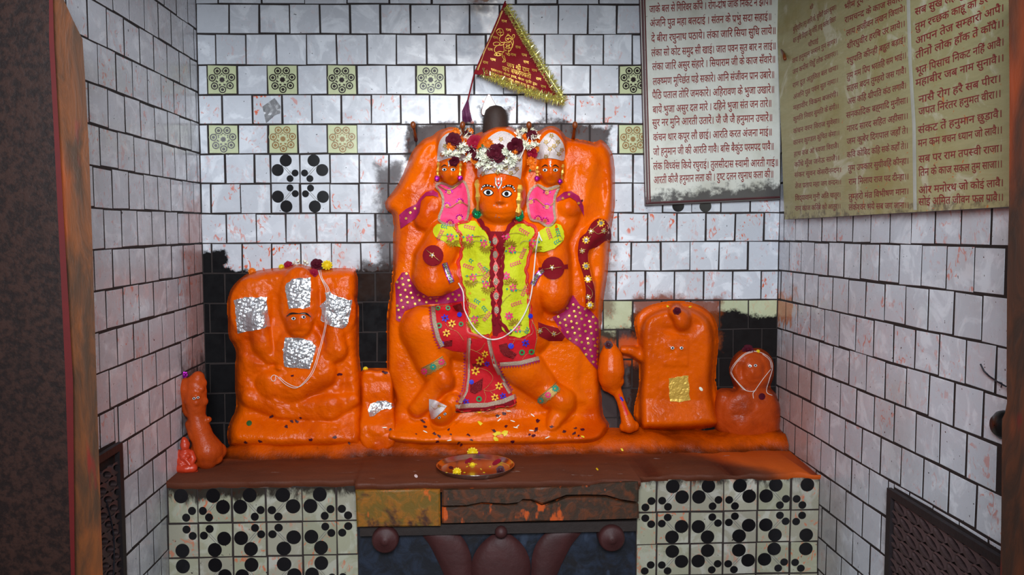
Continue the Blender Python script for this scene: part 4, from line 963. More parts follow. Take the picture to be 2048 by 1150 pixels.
for q in ([(932, 470), (950, 474), (966, 472), (975, 480)], [(1018, 468), (1034, 466), (1050, 470)], [(1004, 515), (1012, 500), (1022, 498)], [(1002, 610), (1012, 596), (1022, 588)], [(932, 636), (950, 634), (972, 628)], [(930, 552), (950, 552), (970, 548), (978, 540)], [(1108, 474), (1118, 470), (1126, 480), (1116, 482)]): tu.cord(curve(q), .0009, .003, 8)
tu.build('tunic', UM, st)['label'] = 'lime yellow tunic with red zigzag edging and sequin flowers'; TUN = SURF.pop()
# pink bibs on the two small busts
for bi, (out, vl, dia) in enumerate((([(872, 372), (884, 366), (905, 374), (926, 362), (936, 382), (938, 410), (935, 434), (925, 446), (902, 450), (878, 440), (886, 412), (884, 388)], [(876, 370), (898, 380), (922, 366)], [(890, 412), (902, 414), (920, 404), (936, 412)]),
                          ([(1062, 380), (1076, 370), (1094, 378), (1118, 372), (1110, 392), (1108, 420), (1110, 440), (1096, 452), (1078, 442), (1062, 438), (1056, 414), (1056, 395)], [(1074, 370), (1094, 381), (1120, 374)], [(1058, 404), (1072, 398), (1094, 414), (1110, 402)]))):
    b = B(); b.patch(closed_curve(out, 2), .006, 0, 4.5, True, wavy(.003, .2, .16, bi), None, 1); q = closed_curve(out, 3)
    b.ribbon(q+[q[0]], [5, 5], .009, 1, 4); b.cord(curve(vl), .002, .008, 2); b.cord(curve(dia), .0018, .008, 2)
    for x, y in ((dia[0][0]+4, dia[0][1]), (dia[2][0], dia[2][1]), (vl[1][0], vl[1][1]+4), (out[8][0]-2, out[8][1]-4), (out[7][0]-6, out[7][1]-10)):
        for k in range(7):
            a = math.pi*(1+k/6.); b.disc(x+math.cos(a)*6.5, y+math.sin(a)*6.5, 2, .009, 3, 6, 1.2, .0006, a)
        b.disc(x, y, 4, .0095, 2, 8, None, .001); b.disc(x, y, 1.6, .011, 4, 7, None, .0008)
    b.build('pink_bib', ['pink', 'silvertrim', 'goldthread', 'purple', 'redtrim'], st)
# velvet discs, armlets, anklets
for cx, cy, r, a, strap in ((866, 511, 21, .7, 0), (1106, 536, 23, -.12, 1)):
    b = B(); b.patch([(cx+r*math.cos(t*.3491), cy+r*math.sin(t*.3491)) for t in range(18)], .006, 0, 5)
    if strap: b.ribbon([(1077, 538), (1106, 536), (1136, 533)], [6, 9], .004, 0)
    b.cord([(cx-math.cos(a)*17, cy-math.sin(a)*17), (cx, cy), (cx+math.cos(a)*17, cy+math.sin(a)*17)], .001, .009, 1); b.flower(cx-2, cy-1, 6, .010, 1, 2, 5, .4)
    b.build('velvet_disc', ['maroon', 'goldthread', 'silver'], st)
for pts in ([(889, 526), (896, 546), (904, 565)], [(1087, 540), (1074, 552), (1065, 570)]):
    b = B(); b.ribbon(curve(pts), [11, 11], .004, 0); b.ribbon(curve(pts), [7, 7], .007, 1)
    for t in range(5):
        L = curve(pts); q = L[int((t+.5)/5*(len(L)-1))]; b.flower(q[0], q[1], 3.5, .009, 2, 3, 5)
    b.build('armlet', ['purple', 'silver', 'black', 'gold'], st)
for pts, cols in (([(846, 744), (866, 734), (889, 720)], (2, 1, 2)), ([(1079, 803), (1096, 790), (1116, 772)], (1, 2, 1))):
    b = B(); L = curve(pts); b.ribbon(L, [16, 16], .003, 0, 4, 0)
    b.cord([(x-3, y-8) for x, y in L], .0015, .005, 0); b.cord(zigzag([(x+4, y+8) for x, y in L], 1.5, 6), .0012, .005, 0)
    for t, mi in zip((.14, .5, .86), cols):
        q = L[int(t*(len(L)-1))]; b.flower(q[0], q[1], 7, .007, mi, 0, 8)
    b.build('anklet', ['goldthread', 'teal', 'pinkthread'], st)
# crowns
def crown(poly, motifs, base):
    b = B(); b.patch(closed_curve(poly, 3), .004, 0, 5, True, wavy(.0016, .3, .2))
    for x, y in motifs:
        for k in range(5):
            a = k*1.2566+.3; b.disc(x+math.cos(a)*3, y+math.sin(a)*3, 2.1, .0075, 1, 6, 1.5, .0006, a)
    for (x, y), (u, v) in zip(motifs, motifs[1:]):
        if math.hypot(u-x, v-y) < 34: b.cord(curve([(x, y+3), ((x+u)/2+2, (y+v)/2+5), (u, v+3)]), .0006, .006, 1)
    b.build('crown', ['crown', 'goldthread', 'pinkthread'], st)
crown([(955, 354), (956, 330), (958, 305), (968, 286), (984, 270), (1003, 262), (1022, 268), (1036, 283), (1044, 305), (1044, 335), (1041, 358), (1034, 354), (1000, 346), (972, 349)], [(966, 347), (980, 334), (995, 344), (1012, 336), (1022, 346), (1034, 338), (1000, 300), (1015, 318), (984, 310), (1002, 278), (985, 290), (1020, 288), (965, 322), (1038, 318)], 0)
crown([(875, 322), (876, 296), (882, 278), (896, 266), (908, 268), (922, 280), (930, 302), (928, 322), (902, 316), (886, 320)], [(884, 310), (890, 292), (902, 304), (904, 282), (916, 296), (918, 312)], 0)
crown([(1074, 318), (1074, 298), (1082, 282), (1092, 270), (1102, 265), (1114, 270), (1126, 286), (1130, 304), (1127, 321), (1112, 318), (1092, 316)], [(1092, 313), (1100, 298), (1092, 284), (1103, 271), (1116, 284), (1108, 292), (1118, 308), (1124, 300)], 0)
b = B(); b.patch([(858, 798), (870, 800), (894, 812), (886, 822), (868, 838), (862, 838), (858, 820)], .004, 0, 4)
b.cord(curve([(862, 812), (870, 818), (880, 812), (890, 814)]), .0008, .006, 1); b.flower(878, 812, 4, .006, 1, 1); b.build('small_cap', ['crown', 'goldthread'], st)
# faces
eye(st, 976.5, 385, 9, 5.4, (0, 0), 4.5, .004, .06); eye(st, 1013.5, 387.5, 9, 5.6, (-.5, 0), 4.5, .004, -.05)
brow(st, [(963, 379), (966, 373), (975, 370.5), (988, 374)], 5, dots=7); brow(st, [(1006, 375), (1016, 371), (1026, 374), (1030, 382)], 5, dots=7)
b = B(); b.ribbon([(991, 355), (991.5, 368), (996, 376)], [3, 3], .004, 0, 2.5); b.ribbon([(1003, 355), (1002.5, 368), (996, 377)], [3, 3], .004, 0, 2.5)
for y in (357, 361, 365, 369): b.disc(997, y+1, 2.6, .005, 1 if y in (361, 369) else 0, 8, 2.2, .001)
b.disc(996.5, 381, 1.3, .004, 1, 6, 2.6); b.build('forehead_mark', ['silver', 'redtrim'], st)
b = B()
for k in range(16):
    x, y = 994+random.gauss(0, 5), 412+random.gauss(0, 3.5); b.disc(x, y, random.uniform(.4, .9), .0022, 0, 6, None, .0005)
b.build('glitter_mark', 'silvertrim', st); b = B()
for k in range(5): b.disc(994+random.gauss(0, 2.5), 432.5+random.gauss(0, 1.5), random.uniform(.6, 1.3), .0022, 0, 6, None, .0005)
b.build('chin_mark', 'silver', st)
for cx, cy, sxx in ((903, 338, 1), (1102, 338, 0)):
    ex = ((888.5, 339), (906, 339)) if sxx else ((1090, 340), (1111, 340)); 
    for i, (x, y) in enumerate(ex): eye(st, x, y, 4.6, 2.9, (.4 if sxx else -.2, .2), 2.2, .003, 0, 1.12)
    dx = ex[0][0]
    brow(st, [(dx-7, 335), (dx, 330), (dx+6, 332.5)], 2.4); brow(st, [(ex[1][0]-6, 333), (ex[1][0], 330), (ex[1][0]+7, 335)], 2.4)
    b = B(); b.ribbon([(ex[0][0]*.5+ex[1][0]*.5, 322), (ex[0][0]*.5+ex[1][0]*.5, 334)], [3, 1.5], .003, 0, 2.5)
    for k in range(5): b.disc(ex[0][0]*.5+ex[1][0]*.5+random.uniform(-2, 2), 320+k*3, .8, .004, 0, 5)
    b.build('forehead_mark', 'silver', st)
for x, y in ((878.5, 835.5), (890, 828)): eye(st, x, y, 3, 2.2, (0, 0), 1.6, .003, -.5)
# earrings
for (x0, y0), (x1, y1), wd, ball, r, mat in (((954, 362), (957, 424), 7, (955, 428), 10.5, 'emerald'), ((1040, 372), (1036, 428), 9, (1037, 431), 10.5, 'emerald'), ((877, 326), (875, 355), 5, (874, 357), 5, 'purple'), ((921, 328), (920, 352), 4.5, (920, 356), 5, 'purple'),
                                 ((1075, 334), (1074, 353), 5, (1074, 357), 5, 'purple'), ((1126, 330), (1123, 360), 4.5, (1120, 363), 4.8, 'purple')):
    b = B(); n = 9; L = []
    for i in range(n): t = i/(n-1); L.append((x0+(x1-x0)*t+random.uniform(-.7, .7), y0+(y1-y0)*t))
    of = .02 if r > 8 else .007
    b.tube([drape(x, y, of+.004*math.sin(i*2.1)) for i, (x, y) in enumerate(L)], [wd*S*(.56+.2*math.sin(i*1.9)) for i in range(n)], 5); o = b.build('earring', 'gold', st, False)
    d = B(); c = drape(*ball, .014); d.ball(c, r*S*1.08, 9, 7); 
    d.v = [tuple(Vector(v)+Vector((random.uniform(-1, 1), random.uniform(-1, 1), random.uniform(-1, 1)))*r*S*.12) for v in d.v]; d.build('ear_drop', mat, o, False)

# ------------------------------------------------------------------ left relief: silver leaf, face
def foil(parent, polys, mat, amp=.004, seed=1, name='silver_leaf'):
    for poly in polys:
        b = B(); q = []; rr = random.Random(seed)
        for p in resample(poly, 6): q.append((p[0]+rr.uniform(-1.2, 1.2), p[1]+rr.uniform(-1.2, 1.2)))
        b.patch(q, .003, 0, 4, True, lambda x, y: amp*(.3*math.sin(x*.7+y*.2)+.3*math.sin(y*.8-x*.3)+.4*math.sin(x*.23+y*.31))*.5); b.build(name, mat, parent, False); seed += 1
foil(left_idol, [[(468, 600), (490, 595), (533, 594), (536, 620), (540, 652), (528, 656), (500, 662), (475, 667), (472, 640)],
                 [(569, 572), (584, 558), (602, 556), (622, 555), (622, 585), (619, 612), (606, 617), (592, 616), (578, 617), (574, 600)],
                 [(650, 585), (660, 584), (676, 594), (704, 601), (700, 625), (694, 652), (684, 658), (664, 652), (648, 645), (640, 640), (644, 622), (640, 612), (652, 600)],
                 [(571, 676), (590, 675), (620, 680), (632, 692), (626, 718), (618, 738), (600, 737), (568, 734), (566, 700)]], 'silver')
eye(left_idol, 587, 637, 4.2, 3, (0, 0), 2.2, .003, 0, 1.1); eye(left_idol, 607, 634, 4.2, 3, (.6, 0), 2.2, .003, 0, 1.1)
brow(left_idol, [(573, 633), (582, 627), (598, 627)], 4); brow(left_idol, [(598, 627), (612, 627), (622, 634)], 4)
foil(block, [[(736, 820), (742, 808), (756, 802), (772, 802), (786, 806), (790, 814), (780, 818), (762, 820), (748, 832), (738, 834)]], 'silver', .004, 9)
# right idols
for x in (1345, 1363): eye(right_idol, x, 696, 3.6, 2.9, (.3, 0), 2.0, .003, 0, 1.05)
foil(right_idol, [[(1337, 756), (1356, 753), (1377, 751), (1378, 775), (1380, 799), (1362, 803), (1341, 804), (1338, 780)]], M['gold'], .001, 5, 'gold_leaf')
for x in (1500, 1511): eye(corner_idol, x, 732-(x-1500)*.1, 3.2, 2.6, (0, 0), 1.8, .003, 0, 1.05)
# ------------------------------------------------------------------ lettering: Devanagari set glyph by glyph from the built-in font
_fc = bpy.data.curves.new('type', 'FONT'); _fc.resolution_u = 2; _fc.offset = .013; _fo = bpy.data.objects.new('type', _fc); COL.objects.link(_fo); GC = {}
def _raw(s):
    _fc.body = s; _fo.update_tag(); bpy.context.view_layer.update(); me = _fo.evaluated_get(bpy.context.evaluated_depsgraph_get()).to_mesh()
    return [(v.co.x, v.co.y) for v in me.vertices], [tuple(p.vertices) for p in me.polygons]
def glyph(c):
    if c not in GC:
        V, Fs = _raw(c); k = '\u0915'; kx = max(v[0] for v in _raw(k)[0]); adv = max(v[0] for v in _raw(c+k)[0])-kx if c != ' ' else .28
        GC[c] = (V, Fs, adv)
    return GC[c]
def clipx(V, Fs, cx):
    oV, oF = [], []
    for f in Fs:
        P = [V[i] for i in f]; Q = []
        for a, b in zip(P, P[1:]+P[:1]):
            if a[0] <= cx: Q.append(a)
            if (a[0] <= cx) != (b[0] <= cx): t = (cx-a[0])/(b[0]-a[0]); Q.append((cx, a[1]+(b[1]-a[1])*t))
        if len(Q) > 2: oF.append(tuple(range(len(oV), len(oV)+len(Q)))); oV += Q
    return oV, oF
STEM = set('खगघचजझञणतथधनपबभमयलवशषस'); HAL = '्'; MAT = set('ािीुूृेैोौंँः़ॅ')
def stroke(pts, w):
    V, Fs = [], []
    for (a, b), (c, d) in zip(pts, pts[1:]):
        L = math.hypot(c-a, d-b) or 1; nx, ny = -(d-b)/L*w/2, (c-a)/L*w/2; k = len(V); V += [(a+nx, b+ny), (a-nx, b-ny), (c-nx, d-ny), (c+nx, d+ny)]; Fs.append((k, k+1, k+2, k+3))
    return V, Fs
def layout(s, space):
    V, Fs = [], []; x = 0.; i = 0
    def put(g, dx, dy=0.):
        k = len(V); V.extend((p[0]+dx, p[1]+dy) for p in g[0]); Fs.extend(tuple(q+k for q in f) for f in g[1])
    while i < len(s):
        c = s[i]
        if c == ' ': x += space; i += 1; continue
        if not ('\u0905' <= c <= '\u0939' or c in 'ड़ढ़'):
            g = glyph(c); put(g, x); x += g[2]; i += 1; continue
        cons = [c]; i += 1
        if i < len(s) and s[i] == '़': cons[-1] += '़'; i += 1
        while i+1 < len(s) and s[i] == HAL and '\u0915' <= s[i+1] <= '\u0939': cons.append(s[i+1]); i += 2
        mats = []
        while i < len(s) and (s[i] in MAT or s[i] == HAL): mats.append(s[i]); i += 1
        if 'ि' in mats: g = glyph('ि'); put(g, x); x += g[2]; mats.remove('ि')
        reph = len(cons) > 1 and cons[0] == 'र'
        if reph: cons = cons[1:]
        rak = len(cons) > 1 and cons[-1] == 'र'
        if rak: cons = cons[:-1]
        for k, q in enumerate(cons):
            g = glyph(q[0])
            if k < len(cons)-1:
                if q in STEM: h = clipx(g[0], g[1], g[2]-.17); put(h, x); x += g[2]-.16
                elif q in 'कफ': h = clipx(g[0], g[1], g[2]-.14); put(h, x); x += g[2]-.13
                else: put(g, x); put(glyph(HAL), x+g[2]); x += g[2]*.9
            else:
                put(g, x); x += g[2]
                if len(q) > 1: put(stroke([(x-.42, -.10), (x-.34, -.10)], .08), 0)
        if rak: put(stroke([(x-.17, .2), (x-.40, .02)], .07), 0)
        mk = [m for m in mats if m in 'ंँ'];
        for m in mats:
            g = glyph(m); put(g, x); x += g[2]
        if reph: put(stroke([(x-.10, .64), (x-.16, .78), (x-.08, .88), (x+.04, .86)], .07), 0)
    return V, Fs, x
def letter(mb, s, L, R, size, off=.0008, mi=0, maxsp=1.6):
    n = s.count(' '); V, Fs, w = layout(s, .26); W = math.hypot(R[0]-L[0], R[1]-L[1])/size
    if n and W > w:
        sp = min(maxsp, .26+(W-w)/n); V, Fs, w = layout(s, sp)
    k = len(mb.v); ux, uy = (R[0]-L[0])/w, (R[1]-L[1])/w
    P = [drape(L[0]+ux*u, L[1]+uy*u-v*size, off) for u, v in V]
    F2 = []
    for f in Fs:
        F2.append(f if (P[f[1]]-P[f[0]]).cross(P[f[2]]-P[f[0]]).dot(P[f[0]]-CAM) < 0 else f[::-1])
    mb.add(P, F2, mi)
def only(*t):
    global KEEP; KEEP = SURF[:]; SURF[:] = list(t)
def restore(): SURF[:] = KEEP
def boxboard(front, back, name, mats, parent, mi=0, ms=1):
    """front: four world corners (ll, lr, ur, ul); back: the same"""
    mb = MB(); mb.add(front+back, [(0, 1, 2, 3)], mi); mb.add(front+back, [(0, 4, 5, 1), (1, 5, 6, 2), (2, 6, 7, 3), (3, 7, 4, 0), (7, 6, 5, 4)], ms)
    mb.build(name, mats, parent, False); return mb

# ---- white painted board on the back wall
m = N('white_board_paint'); co = m.coord(); x = m.n('ShaderNodeSeparateXYZ'); m.l(co, x.inputs[0])
zb = PY(1420, 372, -.034).z-PY(1420, 405, -.034).z
cc = m.mix(m.step(m.noise(co, 8, 4), .4, .75), C(214, 214, 204), C(190, 188, 174))
e1 = m.math('ADD', x.outputs[2], m.math('MULTIPLY', m.math('SUBTRACT', m.noise(co, 26, 6, .7), .5), .16)); e1 = m.math('ADD', e1, m.math('MULTIPLY', x.outputs[0], -.10))
cc = m.mix(m.step(e1, .015, .05, .92, 0), cc, C(38, 30, 32)); cc = m.mix(m.step(m.noise(co, 75, 3, .6), .69, .72, 0, .85), cc, C(60, 48, 40))
M['board_white'] = m.set(Base_Color=cc, Roughness=.4)
M['board_rim'] = simple('maroon_black_rim', (74, 34, 36), .5, var=.5, nscale=20)
DB = -.034; q = [PY(1292, 411, DB), PY(1560, 399, DB), PY(1561, -60, DB), PY(1279, -60, DB)]
wb = thing('prayer_board', 'white painted board with thirteen lines of red Hindi verse on the back wall', 'board', q[0])
pb = boxboard(q, [p+Vector((0, .026, 0)) for p in q], 'panel', ['board_white', 'board_rim'], wb); pb.bvh(); tb = SURF.pop()
only(tb); r = MB(); r.ribbon([(1282, -50), (1294, 409)], [7, 7], .002, 0, 20); r.ribbon([(1292, 408), (1430, 402), (1560, 396)], [8, 8], .002, 0, 20); r.ribbon([(1288, -50), (1300, 404)], [3, 3], .0026, 1, 20); r.build('rim', ['board_rim', M['redline']], wb)
LN = ['जाके बल से गिरिवर काँपे । रोग-दोष जाके निकट न झाँपे॥', 'अंजनि पुत्र महा बलदाई । संतन के प्रभु सदा सहाई॥', 'दे बीरा रघुनाथ पठाये। लंका जारि सिया सुधि लाये॥', 'लंका सो कोट समुद्र सी खाई। जात पवन सुत बार न लाई॥',
      'लंका जारि असुर संहारे । सियाराम जी के काज सँवारे॥', 'लक्ष्मण मूर्च्छित पड़े सकारे। आनि संजीवन प्रान उबारे॥', 'पैठि पताल तोरि जमकारे। अहिरावण के भुजा उखारे॥', 'बायें भुजा असुर दल मारे । दहिने भुजा संत जन तारे॥', 'सुर नर मुनि आरती उतारें। जै जै जै हनुमान उचारें॥',
      'कंचन थार कपूर लौ छाई। आरति करत अंजना माई॥', 'जो हनुमान जी की आरति गावै। बसि बैकुंठ परमपद पावै॥', 'लंक विध्वंस किये रघुराई। तुलसीदास स्वामी आरती गाई॥', 'आरती कीजै हनुमान लला की । दुष्ट दलन रघुनाथ कला की॥']
CO = [(150, 135, 1435, 50), (155, 280, 1430, 210), (170, 440, 1475, 355), (170, 590, 1475, 515), (180, 735, 1470, 655), (185, 890, 1460, 815), (180, 1035, 1460, 970), (185, 1185, 1430, 1115), (180, 1320, 1440, 1265), (190, 1475, 1435, 1415), (190, 1625, 1455, 1565), (190, 1775, 1500, 1735), (195, 1920, 1450, 1855)]
k = 1/5.2267
for s, (a, b, c, d) in zip(LN, CO):
    t = MB(); letter(t, s, (1270+a*k, b*k), (1270+c*k, d*k), 21.5); t.build('verse_line', 'lettering', wb, False)
restore()

# ---- metal board on the right wall
m = N('brushed_olive_sheet'); co = m.coord((1, .5, 3)); c2 = m.coord()
cc = m.mix(m.noise(co, 22, 5, .65, .8), C(150, 144, 98), C(184, 176, 130)); cc = m.mix(m.step(m.noise(c2, 7, 5, .6, 1.5), .55, .68, 0, .7), cc, C(206, 204, 180)); cc = m.mix(m.step(m.noise(c2, 5, 3), .5, .7, 0, .6), cc, C(148, 134, 60))
x = m.n('ShaderNodeSeparateXYZ'); m.l(c2, x.inputs[0]); e1 = m.math('ADD', x.outputs[2], m.math('MULTIPLY', m.math('SUBTRACT', m.noise(c2, 30, 4, .7), .5), .25))
cc = m.mix(m.step(e1, -.02, .03, .8, 0), cc, C(92, 80, 58)); cc = m.mix(m.math('MULTIPLY', m.step(m.noise(c2, 44, 3, .6, .6), .66, .7), m.step(x.outputs[1], -.3, -.5, 0, .9)), cc, C(200, 110, 40))
M['sheet'] = m.set(Base_Color=cc, Roughness=.45, Metallic=.15); m.bump(m.noise(co, 60, 3), .2, .002)
XB = XR-.036; q = [PX(1569, 439, XB), PX(2026, 413, XB), PX(2050, -70, XB), PX(1549, -70, XB)]
sb = thing('hymn_plate', 'olive metal sheet with three columns of red Hindi verse on the right wall', 'board', q[0])
pb = boxboard(q, [p+Vector((.03, 0, 0)) for p in q], 'sheet', ['sheet', 'board_rim'], sb); pb.bvh(); tb = SURF.pop(); only(tb)
r = MB(); r.ribbon([(1815, -60), (1820, 120), (1828, 250), (1830, 420)], [7, 7], .0012, 0, 20); r.build('seam', M['silver'] if 0 else simple('pale_seam', (176, 176, 164), .5, var=.25, nscale=30), sb)
c3 = lambda L: [tuple((1550+a/4.1124, b/4.1124) for a, b in ((p[0], p[1]), (p[2], p[3]))) for p in L]
K1 = ['बुद्धिहीन तनु जानि के, सुमिरौं पवन कुमार।', 'बल बुधि विद्या देहु मोहिं, हरहु कलेश विकार', 'जय हनुमान ज्ञान गुन सागर।', 'जय कपीस तिहुँ लोक उजागर।।', 'राम दूत अतुलित बल धामा।', 'अंजनि पुत्र पवन सुत नामा।।', 'महावीर विक्रम बजरंगी।', 'कुमति निवार सुमति के संगी।।', 'कंचन वरन विराज सुवेसा।', 'कानन कुण्डल कुंचित केसा।।', 'हाथ वज्र औ ध्वजा विराजै।', 'काँधे मूँज जनेऊ साजै।।', 'संकर सुवन केसरीनन्दन।', 'तेज प्रताप महा जग वन्दन।।', 'विद्यावान गुनी अति चातुर।', 'राम काज करिबे को आतुर।।', 'चौपाई', 'श्री']
P1 = [(148, 265, 505, 75), (148, 357, 500, 172), (140, 525, 510, 350), (145, 615, 515, 450), (145, 725, 520, 570), (150, 820, 520, 675), (150, 910, 520, 790), (150, 1003, 525, 890), (150, 1100, 530, 1010), (150, 1195, 530, 1110), (155, 1290, 525, 1215), (160, 1375, 530, 1315), (160, 1460, 545, 1415), (165, 1550, 545, 1515), (165, 1650, 540, 1620), (165, 1735, 540, 1715), (272, 390, 355, 352), (285, 82, 315, 66)]
K2 = ['भीम रूप धरि असुर सँहारे।', 'रामचन्द्र के काज सँवारे।।', 'लाय सजीवन लखन जियाये।', 'श्रीरघुवीर हरषि उर लाये।।', 'रघुपति कीन्ही बहुत बड़ाई।', 'तुम मम प्रिय भरतहि सम भाई।।', 'सहस बदन तुम्हरो जस गावैं।', 'अस कहि श्रीपति कंठ लगावैं।', 'सनकादिक ब्रह्मादि मुनीसा।', 'नारद सारद सहित अहीसा।।', 'जम कुबेर दिगपाल जहाँ ते।', 'कवि कोबिद कहि सके कहाँ ते।।', 'तुम उपकार सुग्रीवहिं कीन्हा।', 'राम मिलाय राज पद दीन्हा।।', 'तुम्हरो मंत्र विभीषण माना।', 'लंकेश्वर भये सब जग जाना।।']
P2_ = [(570, 85, 1072, -125), (572, 192, 1072, -5), (585, 300, 1070, 90), (590, 405, 1070, 215), (590, 530, 1075, 345), (590, 655, 1080, 475), (590, 755, 1080, 600), (595, 862, 1080, 725), (585, 975, 1095, 845), (590, 1085, 1095, 975), (590, 1190, 1095, 1095), (590, 1300, 1095, 1220), (600, 1410, 1100, 1345), (605, 1520, 1100, 1475), (605, 1645, 1100, 1595), (605, 1730, 1100, 1710)]
K3 = ['सब सुख लहै तुम्हारी सरना।', 'तुम रच्छक काहू को डर ना।।', 'आपन तेज सम्हारो आपै।', 'तीनों लोक हाँक तें काँपै।।', 'भूत पिसाच निकट नहिं आवै।', 'महाबीर जब नाम सुनावै।।', 'नासै रोग हरै सब पीरा।', 'जपत निरंतर हनुमत वीरा।।', 'संकट तें हनुमान छुड़ावै।', 'मन क्रम बचन ध्यान जो लावै।।', 'सब पर राम तपस्वी राजा।', 'तिन के काज सकल तुम साजा।।', 'और मनोरथ जो कोई लावै।', 'सोई अमित जीवन फल पावै।।']
P3 = [(1150, 130, 1885, -155), (1152, 256, 1885, -40), (1155, 370, 1885, 88), (1155, 485, 1885, 215), (1155, 615, 1885, 370), (1155, 715, 1885, 500), (1180, 850, 1860, 670), (1180, 950, 1860, 795), (1175, 1100, 1870, 960), (1175, 1210, 1870, 1095), (1180, 1340, 1870, 1245), (1180, 1450, 1870, 1375), (1180, 1595, 1880, 1530), (1180, 1690, 1880, 1650)]
for KK, PP, sz in ((K1, P1, 14.5), (K2, P2_, 18.), (K3, P3, 22.)):
    for s, (a, b) in zip(KK, c3(PP)):
        t = MB(); letter(t, s, a, b, sz*(.8 if s == 'श्री' else 1)); t.build('verse_line', 'lettering2', sb, False)
restore()
b = MB(); b.tube([PX(1570, 118, XB-.012), PX(1568, 110, XB-.004), PX(1564, 100, XB+.004)], .006, 7); b.build('hook', 'wood', sb)

# ---- triangular flag
DF = -.075; ff = lambda x, y: .010*math.sin(x*.055+y*.03)+.006*math.sin(y*.09)
fx = lambda a, b: (860+a/4.4219, b/4.4219)
fl = thing('flag', 'maroon triangular flag with gold lettering and gold tinsel edging on a thin red stick', 'flag', PY(936, 243, -.05))
b = MB(); cl = [(1010, 2), (996, 36), (978, 78), (962, 112), (947, 148), (980, 152), (1020, 166), (1060, 180), (1100, 190), (1116, 192), (1098, 160), (1072, 116), (1046, 68), (1024, 30)]
b.patch(cl, 0, 0, 7, False, ff, DF); n0 = len(b.v); f0 = list(b.f)
b.add([Vector(v)+Vector((0, .002, 0)) for v in b.v], [f[::-1] for f in f0], 0); b.build('cloth', 'flag', fl); b.bvh(); tb = SURF.pop(); only(tb)
t = MB()
for L, R, s, sz in (((680, 590), (878, 643), 'जय श्री राम', 13), ((640, 622), (893, 697), 'जय बजरंगवली', 13.5), ((540, 622), (948, 757), 'पवनतनय संकट हरन, मंगल मूरति रूप।', 7), ((530, 655), (945, 795), 'राम लखन सीता सहित, हृदय बसहु सुर भूप।।', 7)):
    t = MB(); letter(t, s, fx(*L), fx(*R), sz, .0012); t.build('text_line', 'gold', fl, False)
t = MB()
for x, y in ((655, 195), (693, 272), (578, 340), (778, 425), (738, 492), (833, 493), (533, 445), (558, 535), (490, 560), (850, 557), (923, 630), (960, 705), (1003, 773)): letter(t, 'राम', fx(x-23, y-2), fx(x+23, y+8), 7.6, .0012)
t.build('scattered_words', 'gold', fl, False)
g = MB(); G = lambda L, w=1.5: g.ribbon([fx(*p) for p in curve(L)], [w, w], .0014, 0, 2.5)
for L in ([(585, 275), (612, 252), (640, 262), (650, 300), (622, 315), (598, 300), (585, 275)], [(600, 285), (640, 285)], [(615, 255), (625, 310)], [(628, 315), (612, 345), (630, 375), (660, 372)], [(668, 330), (690, 312), (718, 330), (716, 358), (690, 368), (668, 352), (668, 330)], [(672, 345), (700, 335), (715, 345)], [(676, 325), (690, 300), (706, 322)], [(660, 372), (650, 400), (656, 440), (650, 465)], [(715, 366), (728, 400), (715, 440), (690, 462)], [(660, 372), (690, 380), (715, 366)], [(668, 395), (690, 400), (712, 392)], [(664, 420), (690, 430), (708, 420)],
          [(725, 352), (745, 330), (748, 310), (735, 306), (726, 330), (738, 370), (728, 420)], [(650, 460), (610, 455), (575, 475), (570, 488), (600, 494), (630, 490)], [(600, 400), (575, 420), (570, 450), (585, 470)], [(560, 380), (590, 372), (620, 385), (600, 402), (565, 400), (560, 380)], [(640, 465), (640, 500), (655, 530), (640, 548), (665, 545), (664, 520), (652, 490)], [(690, 462), (706, 480), (700, 492), (680, 480), (670, 465)], [(655, 392), (630, 400), (606, 398)], [(690, 400), (700, 425), (716, 425)], [(575, 478), (605, 470), (640, 482)]): G(L)
for q in ((690, 345), (700, 405), (680, 412), (670, 446), (695, 446), (590, 482), (618, 482), (690, 476)): g.disc(*fx(*q), 1.6, .0014, 0, 7)
g.build('printed_figure', 'gold', fl)
g = MB(); g.ribbon(zigzag([fx(640, 95), fx(560, 280), fx(480, 450), fx(420, 620)], 1.4, 22), [3.4, 3.4], .0013, 0, 2); g.ribbon(zigzag([fx(680, 110), fx(800, 330), fx(940, 560), fx(1080, 800)], 1.4, 26), [2.2, 2.2], .0013, 0, 2); g.build('zari_border', 'goldthread', fl)
restore()
t = MB()
def tin(A, Bp, n, w):
    for _ in range(n):
        u = random.random(); x = A[0]+(Bp[0]-A[0])*u; y = A[1]+(Bp[1]-A[1])*u; L = math.hypot(Bp[0]-A[0], Bp[1]-A[1]); dx, dy = (Bp[0]-A[0])/L, (Bp[1]-A[1])/L
        a = random.gauss(0, .55); sg = random.choice((-1, 1)); nx, ny = (-dy*math.cos(a)+dx*math.sin(a))*sg, (dx*math.cos(a)+dy*math.sin(a))*sg; ln = random.uniform(.4, 1)*w; s0 = random.uniform(-2, 2)
        p0 = PY(x+nx*s0, y+ny*s0, DF-.012-random.uniform(-.006, .004)); p1 = PY(x+nx*ln, y+ny*ln, DF-.012+random.uniform(-.018, .014)); e = (p1-p0).cross(Vector((random.uniform(-1, 1), random.uniform(-1, 1), random.uniform(-1, 1)))).normalized()*.0011
        t.add([p0-e, p0+e, p1+e*.5, p1-e*.5], [(0, 1, 2, 3)])
tin((1013, 10), (1070, 108), 560, 12.5); tin((1070, 108), (1130, 202), 560, 12.5); tin((966, 146), (1045, 180), 480, 13); tin((1045, 180), (1128, 204), 540, 13)
for L in ([(1013, 12), (1040, 56), (1070, 108), (1128, 200)], [(968, 148), (1006, 164), (1045, 180), (1128, 204)]): t.cord(curve(L), .0016, .012, 0, 3, 5, DF)
t.build('tinsel_edging', 'tinsel', fl, False)
